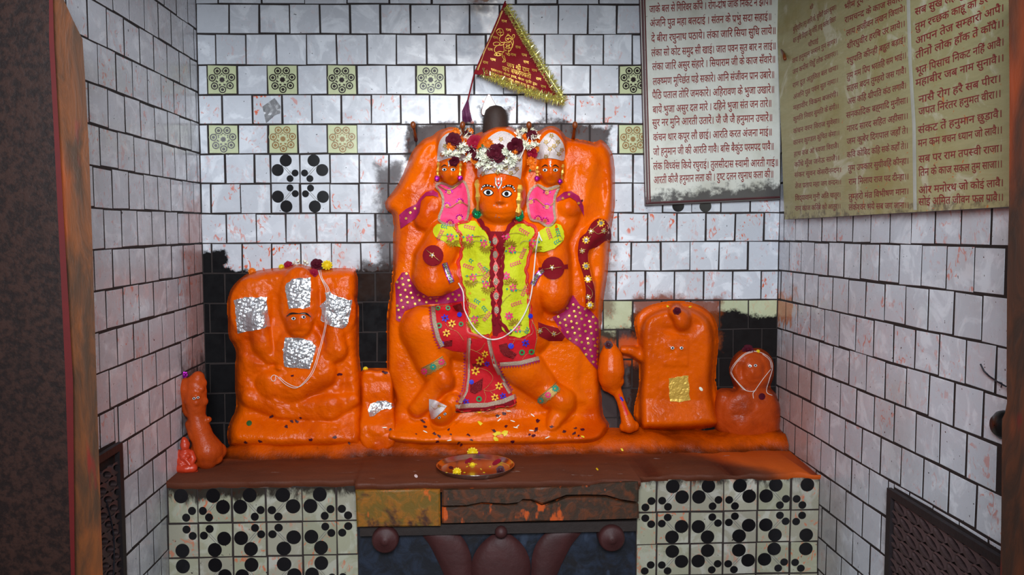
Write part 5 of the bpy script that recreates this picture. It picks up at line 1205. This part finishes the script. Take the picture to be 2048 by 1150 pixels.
t = MB(); t.tube([PY(x, y, d) for x, y, d in ((1011, 2, DF+.004), (978, 80, DF+.004), (948, 150, DF+.004), (936, 199, -.07), (930, 243, -.055))], .0028, 7); t.build('stick', M['flag'], fl)
t = MB()
for k in range(150):
    a = random.uniform(0, 6.28); r_ = random.uniform(.2, 1); top = PY(936, 198, -.07); u = random.random()
    m1 = PY(932+8*math.cos(a)*r_, 222, -.07+.014*math.sin(a)*r_); m2 = PY(935+11*math.cos(a)*r_, 240+6*u, -.065+.016*math.sin(a)*r_); t.tube([top, m1, m2], [.0016, .0014, .0006], 4, 0, False)
t.build('tassel', simple('purple_tassel', (84, 12, 62), .4, .2, var=.5, nscale=200), fl)

# ---- sooty knob, glowing tip, pegs, bell
b = MB(); c = PY(991, 262, -.03); b.lathe(c, [(.046, -.02), (.045, .02), (.043, .05), (.036, .073), (.022, .086), (.004, .091)], 28); b.v = [(x, min(y, -.003), z) for x, y, z in b.v]
tag(b.build('sooty_stone', 'soot', None, loc=c), 'soot-blackened rounded stone knob above the tall silver crown', 'stone knob')
m = N('glowing_glass'); m.b.inputs['Emission Color'].default_value = (1, .93, .9, 1); m.b.inputs['Emission Strength'].default_value = 1.1; M['glow'] = m.set(Base_Color=C(250, 244, 240), Roughness=.3)
b = MB(); L = closed_curve([(977, 189), (985, 200), (992, 215), (984, 224), (970, 230), (964, 226), (967, 210)], 3); P2 = np.array(L)
b.patch(L, .0, 0, 4, True, lambda x, y: .012*min(1, pdist(P2, x, y)/8), -.022); b.patch([(x+(x-978)*.09, y+(y-212)*.06) for x, y in L], 0, 1, 5, True, None, -.018)  # red rim paints the glow fringe around the tip
tag(b.build('lamp_tip', ['glow', M['redline']], None), 'small bright white pointed lamp tip with painted red glow fringe beside the sooty knob', 'lamp')
for i, (hx, hy, bx_, by, lab) in enumerate(((826, 250, 832, 280, 'brown turned wooden peg at the upper left corner of the tall statue'), (925, 250, 927, 272, 'brown wooden peg behind the garland under the flag tassel'), (1058, 250, 1058, 274, 'brown wooden peg holding the right end of the garland'), (1150, 250, 1146, 280, 'brown round-headed wooden peg above the right shoulder of the tall statue'))):
    b = MB(); p0, p1 = PY(bx_, by, -.004), PY(hx, hy, -.095); b.tube([p0, p0.lerp(p1, .4), p0.lerp(p1, .7), p1], [.007, .006, .0055, .006], 8); b.ball(p1, (.010, .010, .013), 12, 8)
    tag(b.build('wooden_peg', 'wood', None, loc=p0), lab, 'peg', 'wooden pegs along the top of the tall statue')
be = thing('hanging_bell', 'grey metal bell hanging at the top edge of the view above the flag', 'bell', PY(955, -12, -.26))
b = MB(); c = PY(955, 4, -.26); b.lathe(c, [(.004, .006), (.02, 0), (.034, .004), (.044, .014), (.046, .022), (.04, .045), (.034, .08), (.026, .1), (.012, .112), (.006, .12)], 28); b.build('bell_body', 'bronze', be)
b = MB(); b.tube([c+Vector((0, 0, .115)), c+Vector((0, 0, .5)), Vector((c.x, c.y, 3.0))], .005, 7); b.build('chain', 'darkmetal', be)
b = MB(); b.patch([(525, 213), (549, 196), (561, 212), (560, 226), (548, 231), (532, 246)], .005, 0, 6, True, lambda x, y: .004*math.sin(x*.5)*math.cos(y*.4))
tag(b.build('foil_scrap', simple('dull_grey_foil', (150, 150, 152), .45, .3, bump=(60, .6)), None, False), 'crumpled dull grey foil scrap stuck on a white tile at upper left', 'foil scrap')
bpy.data.objects.remove(_fo); bpy.data.curves.remove(_fc)
# ------------------------------------------------------------------ flowers
def basis(n):
    n = n.normalized(); u = n.orthogonal().normalized(); return u, n.cross(u), n
def leafy(b, c, dr, nn, ln, wd, curl, mi=0):
    """one petal from c along dr, normal nn"""
    sd = dr.cross(nn).normalized(); vs = []
    for t, k in ((0, .35), (.4, .9), (.75, 1), (1, .5)):
        p = c+dr*(ln*t)+nn*(curl*t*t)
        vs += [p-sd*(wd*k/2)+nn*(ln*.10*k), p, p+sd*(wd*k/2)+nn*(ln*.10*k)]
    b.add(vs, [(i*3+j, i*3+j+1, i*3+j+4, i*3+j+3) for i in range(3) for j in (0, 1)], mi)
def rose(b, c, n, r, mi=0):
    u, v, w = basis(n)
    for k, (m_, rr, tilt) in enumerate(((6, 1, .35), (5, .75, .8), (4, .5, 1.2), (3, .3, 1.4))):
        for j in range(m_):
            a = 6.283*j/m_+k*.6+random.uniform(-.2, .2); d = (u*math.cos(a)+v*math.sin(a)); dr = (d*math.cos(tilt)+w*math.sin(tilt)).normalized(); nn = (w*math.cos(tilt)-d*math.sin(tilt)).normalized()
            leafy(b, c+d*(r*.12)+w*(r*.12*k), dr, nn, r*rr, r*rr*1.1, -r*.25, mi)
    b.ball(c+w*r*.12, r*.45, 8, 6, mi)
def marigold(b, c, n, r, mi=0):
    u, v, w = basis(n); b.ball(c, r*.55, 8, 6, mi)
    for k in range(4):
        m_ = 11-2*k
        for j in range(m_):
            a = 6.283*(j+.5*k)/m_; t = .1+.4*k; d = u*math.cos(a)+v*math.sin(a); leafy(b, c+d*r*.2, (d*math.cos(t)+w*math.sin(t)).normalized(), (w*math.cos(t)-d*math.sin(t)).normalized(), r*(1-.12*k)*.8, r*.4, r*.1, mi)
def jasmine(b, c, d, r, mi=0):
    u, v, w = basis(d); b.tube([c-w*r*.9, c-w*r*.2, c], [r*.10, r*.14, r*.16], 5, mi)
    for j in range(6):
        a = 6.283*j/6; q = (u*math.cos(a)+v*math.sin(a)); leafy(b, c, (q*.62+w*.78).normalized(), (w*.62-q*.78).normalized(), r*random.uniform(.75, 1.05), r*.27, r*.02, mi)
SURF += [TUN, APR]
ga = thing('flower_garland', 'garland of white tuberoses, dark roses and marigolds draped over the three silver crowns', 'garland', drape(1000, 300, .03))
b = MB()
GP = [[(926, 262), (914, 282), (905, 306), (924, 304), (940, 296), (948, 300)], [(928, 262), (940, 290), (958, 310), (980, 326), (1002, 322), (1022, 326), (1040, 316), (1050, 292), (1060, 268)], [(1059, 262), (1066, 290), (1068, 312), (1064, 332)]]
for L in GP: b.tube([drape(x, y, .018) for x, y in resample(curve(L), 6, False)], .002, 5)
b.build('string', 'thread', ga)
tow = lambda x, y: -ray(x, y).normalized()
for x, y, r in ((907, 281, 12), (950, 286, 12.5), (944, 304, 9), (992, 307, 14), (1030, 292, 13), (1064, 272, 9), (1064, 306, 9.5), (936, 268, 8), (908, 322, 8), (1000, 296, 7), (952, 312, 7)):
    b = MB(); rose(b, drape(x, y, .022), tow(x, y)+Vector((random.uniform(-.5, .5), 0, random.uniform(-.5, .3))), r*S*1.12); b.build('rose', 'pinkrose' if (x, y) in ((1064, 306), (950, 286)) else 'rose', ga)
for x, y, r in ((902, 293, 8), (976, 286, 9), (950, 320, 8), (1002, 300, 6), (1061, 322, 9), (911, 264, 8), (940, 262, 7), (978, 312, 7), (1050, 272, 6), (1072, 298, 7), (1066, 334, 7), (1030, 302, 6)):
    b = MB(); marigold(b, drape(x, y, .022), tow(x, y)+Vector((random.uniform(-.4, .4), 0, random.uniform(-.5, .2))), r*S*1.1); b.build('marigold', 'marigold', ga)
rows = [([(892, 305), (902, 309), (914, 309), (926, 306)], 12, 7), ([(920, 296), (930, 291), (940, 294)], 7, 7), ([(928, 260), (936, 266), (944, 274), (932, 274)], 7, 8), ([(956, 306), (963, 312), (972, 318), (976, 324)], 10, 8), ([(936, 312), (940, 320)], 3, 8), ([(1008, 298), (1014, 308), (1020, 318), (1030, 324)], 12, 7.5),
        ([(950, 328), (966, 330), (984, 332), (1004, 333), (1020, 328), (1036, 318)], 13, 7.5), ([(1042, 276), (1036, 268), (1046, 262), (1056, 260)], 9, 7.5), ([(1048, 288), (1056, 296), (1066, 293), (1074, 288)], 11, 7.5), ([(1068, 262), (1072, 276)], 4, 7), ([(974, 302), (984, 296)], 4, 7), ([(980, 318), (970, 306)], 4, 7)]
jm = [MB() for _ in range(3)]
for L, n, r in rows:
    Q = curve(L, 8)
    for k in range(n):
        x, y = Q[int(k/max(1, n-1)*(len(Q)-1))]; x += random.uniform(-2, 2); y += random.uniform(-2, 2)
        b = MB(); p = drape(x, y, .026); jasmine(b, p, (tow(x, y)*.8+Vector((random.uniform(-1, 1), 0, random.uniform(-1, .7)))).normalized(), r*S*1.45); b.build('tuberose', 'jasmine', ga)
for x, y in ((956, 300), (1062, 258), (1066, 300), (1064, 338), (966, 296)):
    b = MB(); leafy(b, drape(x, y, .022), Vector((random.uniform(-1, 1), 0, random.uniform(-1, 1))).normalized(), tow(x, y), .014, .008, .003); b.build('leaf', 'leaf', ga)

def place_flower(kind, x, y, r, mat, name, label, cat='flower', group=None, off=None):
    b = MB(); c = drape(x, y, (r*S*.5) if off is None else off); n = tow(x, y)+Vector((0, 0, .5))
    if kind == 'rose': rose(b, c, n, r*S)
    elif kind == 'mari': marigold(b, c, n, r*S)
    elif kind == 'jas':
        for k in range(7):
            a = k*.9; jasmine(b, c+Vector((math.cos(a)*r*S*.9, 0, abs(math.sin(a))*r*S*.3)), Vector((math.cos(a), -.6, .5+random.random())), r*S*.6)
    tag(b.build(name, mat, None, loc=c), label, cat, group)
g_ = 'flowers laid on the broad left relief'
place_flower('jas', 601, 529, 12, 'jasmine', 'white_flower', 'white flower cluster on top edge of the broad silver-patched relief', 'flower', g_)
place_flower('rose', 577, 531, 8, 'pinkrose', 'rose', 'dark red rose left of the white flower on the broad relief', 'flower', g_)
place_flower('rose', 634, 529, 11, 'rose', 'rose', 'purple-red rose between white and yellow flowers on the broad relief', 'flower', g_)
place_flower('mari', 654, 531, 11, 'ypetal', 'yellow_flower', 'yellow flower at the right of the row on top of the broad relief', 'flower', g_)
place_flower('mari', 504, 543, 8, 'marigold', 'marigold', 'small orange marigold on the left shoulder of the broad relief', 'flower', g_)
place_flower('mari', 563, 534, 6, 'ypetal', 'yellow_flower', 'small yellow-green bud left of the dark red rose on the broad relief', 'flower', g_)
place_flower('rose', 627, 546, 8, 'pinkrose', 'rose', 'crimson petals just above the white thread on the broad relief', 'flower', g_)
place_flower('rose', 1496, 700, 10, 'rose', 'rose', 'dark purple rose on top of the small corner idol', 'flower')
place_flower('mari', 1516, 703, 4, 'ypetal', 'yellow_flower', 'tiny yellow bud on the white thread of the corner idol', 'flower')
place_flower('rose', 1354, 622, 7, 'rose', 'rose', 'dark purple petals on top of the arched idol', 'flower')
place_flower('rose', 368, 750, 6, 'purple', 'magenta_flower', 'small magenta flower beside the head of the leaning figure at left', 'flower')

# ------------------------------------------------------------------ small free-standing figures
def blob(els, vox=.0035, sm=3):
    """union of balls (photo x, y, depth, radius in photo px[, squash]) skinned into one continuous surface"""
    b = MB()
    for e in els:
        r = e[3]*S*((e[2]-CAM.y)/DIST); k = e[4] if len(e) > 4 else 1; b.ball(PY(e[0], e[1], e[2]), (r, r*k, r), 16, 12)
    me = bpy.data.meshes.new('b'); me.from_pydata([Vector(v) for v in b.v], [], b.f); o = bpy.data.objects.new('b', me); COL.objects.link(o)
    m = o.modifiers.new('r', 'REMESH'); m.mode = 'VOXEL'; m.voxel_size = vox; m2 = o.modifiers.new('s', 'SMOOTH'); m2.factor = .5; m2.iterations = sm
    bpy.context.view_layer.update(); ev = o.evaluated_get(bpy.context.evaluated_depsgraph_get()); q = ev.to_mesh(); b = MB()
    b.add([v.co.copy() for v in q.vertices], [tuple(p.vertices) for p in q.polygons]); ev.to_mesh_clear(); bpy.data.objects.remove(o); bpy.data.meshes.remove(me); return b
def chain(pts, n=7):
    o = []
    for a, c in zip(pts, pts[1:]):
        for k in range(n): t = k/n; o.append(tuple(p+(q-p)*t for p, q in zip(a, c)))
    o.append(pts[-1]); return o
lean = thing('leaning_figure', 'small dusty orange figure leaning in the left corner of the ledge', 'statue', PY(410, 938, -.24))
Y0 = -.235
b = blob(chain([(392, 772, Y0, 20), (391, 799, Y0, 22), (393, 829, Y0, 17), (398, 854, Y0, 21), (406, 878, Y0, 22), (416, 902, Y0, 30)])+chain([(372, 766, Y0, 11), (373, 778, Y0, 17), (366, 804, Y0+.01, 13), (378, 824, Y0, 11)])
         + [(396, 755, Y0, 13), (388, 762, Y0, 13), (404, 766, Y0, 10), (407, 803, Y0-.005, 9.5), (405, 783, Y0, 9), (417, 839, Y0-.005, 6.5), (410, 842, Y0, 9), (436, 902, Y0+.02, 17), (414, 920, Y0-.01, 20), (396, 905, Y0, 18), (394, 928, Y0-.02, 7), (432, 915, Y0, 14), (392, 806, Y0-.03, 6), (392, 792, Y0-.028, 9), (381, 783, Y0-.02, 8), (402, 778, Y0-.02, 7)]+chain([(378, 848, Y0-.01, 8), (386, 872, Y0-.015, 9), (398, 890, Y0-.02, 9)]), .004, 4)
b.build('body', 'orange_d', lean); b.bvh()
for x in (388, 396): eye(lean, x, 797-(x-388)*.25, 3.2, 2.4, (0, 0), 1.6, .002, -.2, 1.05)
fig = thing('seated_figurine', 'tiny glossy coral-red seated figurine on the left end of the ledge', 'figurine', PY(372, 950, -.29))
YG = -.29
b = blob(chain([(358, 944, YG, 9), (372, 945, YG-.004, 11), (387, 944, YG, 9)])+chain([(371, 938, YG, 15), (371, 920, YG, 13), (371, 908, YG, 12.5), (370, 902, YG, 8)])+chain([(357, 936, YG-.012, 9), (372, 938, YG-.022, 8), (386, 936, YG-.012, 9)])+chain([(359, 905, YG, 6.5), (355, 918, YG-.006, 6), (362, 928, YG-.018, 5.5)])
         + chain([(382, 906, YG, 6.5), (387, 918, YG-.006, 6), (381, 929, YG-.018, 5.5)])+[(370, 889, YG, 9.5), (370, 893, YG-.004, 8.5), (369, 882, YG, 7), (368, 878, YG, 4.5), (370, 895, YG-.012, 3), (366, 916, YG-.016, 5), (376, 912, YG-.016, 5)]+chain([(362, 910, YG-.014, 3.5), (372, 920, YG-.022, 3.5), (380, 930, YG-.024, 3.5)]), .0022, 2)
b.build('body', 'coral', fig); b.bvh()
mace = thing('stone_mace', 'orange-painted knobbed stone mace leaning between the tall statue and the arched idol', 'stone mace', PY(1256, 858, -.075))
b = blob(chain([(1220, 700, -.045, 16), (1222, 718, -.05, 25), (1222, 742, -.055, 28), (1221, 756, -.055, 25), (1226, 772, -.055, 17)])+[(1214, 772, -.05, 12), (1236, 762, -.06, 13), (1228, 778, -.06, 13), (1210, 752, -.06, 14)]+chain([(1232, 778, -.06, 11), (1241, 800, -.065, 9), (1249, 824, -.07, 10), (1255, 842, -.075, 14), (1258, 852, -.078, 15)])+[(1268, 852, -.075, 11), (1248, 854, -.075, 10)], .0045, 4)
b.v = [(x, min(y, -.006), z) for x, y, z in b.v]; b.build('body', 'orange_r', mace); b.bvh()
b = MB(); b.ribbon(curve([(1238, 788), (1244, 804), (1250, 818), (1254, 830)]), [3, 6], .002, 0, 3); b.ribbon([(1241, 794), (1246, 802)], [4, 4], .003, 1, 3); b.build('painted_mark', ['redtrim', 'blue'], mace)
b = MB(); rose(b, drape(1217, 690, .004), Vector((0, -1, .5)), .014); tag(b.build('rose', 'driedpetal', None), 'withered dark petals on top of the knobbed mace', 'flower')

# ------------------------------------------------------------------ threads
def thread(name, label, strands, r=.0016, off=.001):
    b = MB()
    for L in strands: b.cord(curve(L), r, off, 0, 3, 6)
    tag(b.build(name, 'thread', None), label, 'thread')
thread('sacred_cord', 'thick white cord looped down the front of the yellow tunic', [[(1078, 466), (1072, 500), (1068, 540), (1062, 590), (1050, 626), (1030, 656), (1006, 674), (982, 679), (962, 670), (944, 650), (930, 622), (928, 608), (926, 584), (917, 566)], [(1077, 464), (1080, 474), (1084, 482)]], .0026, .003)
th = [(638, 539), (642, 556), (655, 578), (655, 605), (650, 650), (640, 692), (624, 742), (602, 770), (588, 776), (570, 768), (556, 754)]
thread('white_thread', 'loose white thread hanging across the silver-patched broad relief', [th, [(x+3, y-1+2*math.sin(i*1.3)) for i, (x, y) in enumerate(th)], [(x-2+2*math.sin(i*2.), y+1) for i, (x, y) in enumerate(th[:5])], [(556, 754), (548, 750), (542, 755), (545, 762), (551, 760), (551, 752)]], .0011)
thread('white_thread', 'white thread looped around the round face of the corner idol', [[(1506, 702), (1490, 707), (1474, 721), (1462, 738), (1463, 750), (1474, 764), (1488, 779), (1503, 783), (1512, 780)], [(1506, 704), (1491, 709), (1476, 722), (1464, 740), (1466, 752), (1478, 767), (1492, 781)], [(1506, 702), (1524, 706), (1540, 717), (1545, 735), (1539, 758), (1533, 783), (1545, 791)], [(1525, 708), (1539, 720), (1543, 736)], [(1542, 738), (1526, 758), (1510, 781), (1506, 787), (1507, 797)]], .0012)

# ------------------------------------------------------------------ steel plate and offerings
pc = PZ(951, 937, ZT+.003); R_ = 78*(pc-CAM).dot(-(RW @ Vector((0, 0, 1))))/F
b = MB(); b.lathe(pc, [(.001, 0), (R_*.86, 0), (R_*.9, .002), (R_*.97, .014), (R_, .0155), (R_*1.005, .0145), (R_*.98, .012), (R_*.92, -.001), (R_*.86, -.003), (.001, -.003)], 64)
tag(b.build('steel_plate', 'steel', None, loc=pc), 'round stainless steel plate of petals on the front of the brown ledge', 'plate'); b.bvh()
def scrap(x, y, r, mat, name, label, cat='petal', group=None, ry=None, dome=.003, off=.0015):
    b = MB(); b.disc(x, y, r, off, 0, 9, ry or r*.6, dome, random.uniform(-.8, .8))
    if 'dried' in name or 'yellow_petal' == name: b.v = [b.v[0]]+[tuple(Vector(b.v[0]).lerp(Vector(q), random.uniform(.45, 1.25))-ray(x, y)*random.uniform(0, .0025)) for q in b.v[1:]]
    c = Vector(b.v[0]); tag(b.build(name, mat, None, loc=c), label, cat, group)
gp = 'offerings in the steel plate'
scrap(937, 921, 9, 'pinkrose', 'rose_petal', 'crimson petal at the back left inside the steel plate', 'petal', gp, 4); scrap(993, 924, 10, 'pinkrose', 'rose_petal', 'crimson petal at the back right inside the steel plate', 'petal', gp, 4.5)
place_flower('mari', 914, 944, 8, 'ypetal', 'yellow_flower', 'yellow flower head at the front left of the steel plate', 'flower', gp); place_flower('mari', 945, 930, 5, 'ypetal', 'yellow_flower', 'small yellow bloom in the middle of the steel plate', 'flower', gp)
place_flower('rose', 1001, 940, 7, 'driedpetal', 'dried_flower', 'dark dried flower at the right inside the steel plate', 'flower', gp); scrap(902, 935, 5, 'rose', 'rose_petal', 'dark purple petal at the left inside the steel plate', 'petal', gp)
for x, y in ((934, 933), (940, 931), (938, 927), (929, 945), (962, 938), (893, 945), (968, 945), (952, 928), (980, 933)): scrap(x, y, 2.4, 'ypetal', 'petal_scrap', 'small yellow petal scrap in the steel plate', 'petal', gp, 1.2, .001)
place_flower('mari', 945, 906, 11, 'ypetal', 'yellow_flower', 'crumpled yellow flower on the crust right behind the steel plate', 'flower')
scrap(957, 906, 4, 'purple', 'purple_petal', 'small purple petal behind the steel plate', 'petal')
gy = 'yellow petals below the red apron'
for x, y, r, lab in ((957, 822, 8, 'yellow petal hanging just under the hem of the red apron'), (961, 846, 7, 'yellow petal curled on the orange base below the apron hem'), (993, 868, 8, 'yellow petal on the orange base, left one of a close pair'), (1010, 866, 9, 'yellow petal on the orange base, right one of a close pair'), (992, 878, 6, 'small yellow petal just in front of the close pair on the base')): scrap(x, y, r, 'ypetal', 'yellow_petal', lab, 'petal', gy, r*.6, .005)
k3 = lambda p: (760+p[0]/4.258, 640+p[1]/4.258); k4 = lambda p: (420+p[0]/2.874, 500+p[1]/2.874)
for q in ((365, 860), (385, 908), (585, 930), (460, 965), (310, 970), (90, 932), (490, 1035), (505, 988), (600, 972), (780, 1022), (750, 975), (670, 1050), (695, 1065), (1275, 975), (1310, 985), (1330, 920), (1325, 940), (1345, 858), (1462, 908), (1570, 950), (1665, 920), (1725, 930), (1655, 965), (1690, 985), (1130, 1035), (1075, 905), (970, 945), (1000, 815), (1060, 800)):
    x, y = k3(q); scrap(x, y, random.uniform(3, 6), random.choice(('driedpetal', 'rose', 'driedpetal')), 'dried_petal', 'dark dried petal scrap on the orange base of the tall statue', 'petal', 'dried petals at the feet of the tall statue')
for q in ((350, 958), (470, 985), (500, 985), (440, 1015), (520, 965), (580, 1092), (290, 1100), (205, 1105), (715, 1075), (800, 1110), (473, 722), (745, 715)):
    x, y = k4(q); scrap(x, y, random.uniform(3.5, 6), random.choice(('driedpetal', 'driedpetal', 'rose')), 'dried_petal', 'dark dried petal scrap stuck on the broad silver-patched relief or crust below it', 'petal', 'dried petals on the broad left relief')
x, y = k4((225, 995)); scrap(x, y, 6, 'leaf', 'green_leaf', 'round green leaf stuck low on the left of the broad relief', 'leaf', None, 5.5)
for x, y in ((769, 745),): scrap(x, y, 6, 'driedpetal', 'dried_petal', 'dark petal on the top right of the low orange block', 'petal')
place_flower('mari', 731, 738, 5, 'ypetal', 'yellow_flower', 'small yellow flower on the top left corner of the low orange block', 'flower')
for q in ((1010, 822), (1016, 850), (1130, 860), (1155, 915), (1170, 905), (1425, 1000), (1300, 810), (1290, 940), (385, 950), (590, 1025), (40, 915), (1095, 775)):
    x, y = k3(q); scrap(x, y, 5, 'jasmine', 'rice_sliver', 'thin pale flower sliver on the orange base of the tall statue', 'flower sliver', 'pale slivers at the feet of the tall statue', 1.1, .001)
for x, y, lab in ((1244, 899, 'yellow petal fleck on the crust edge right of the tall statue'), (1194, 938, 'yellow petal fleck standing on the ledge right of the steel plate'), (1335, 613, 'yellow sliver on the upper left rim of the arched idol'), (1380, 614, 'yellow sliver on the upper right rim of the arched idol'), (1165, 873, 'small yellow petal near the right end of the tall statue base')): scrap(x, y, 4, 'ypetal', 'yellow_petal', lab, 'petal', None, 2, .002)
scrap(1402, 778, 3, 'jasmine', 'white_petal', 'tiny white petal right of the gold leaf square on the arched idol', 'petal', None, 5)
scrap(1524, 793, 7, 'rose', 'rose_petal', 'dark purple petal below the thread of the corner idol', 'petal', None, 7)
scrap(1163, 402, 4, 'rose', 'rose_petal', 'dark maroon petal beside the right scarf end of the tall statue', 'petal')
scrap(832, 952, 4, 'white', 'paper_scrap', 'tiny white paper scrap on the ledge left of the steel plate', 'paper scrap', None, 3)
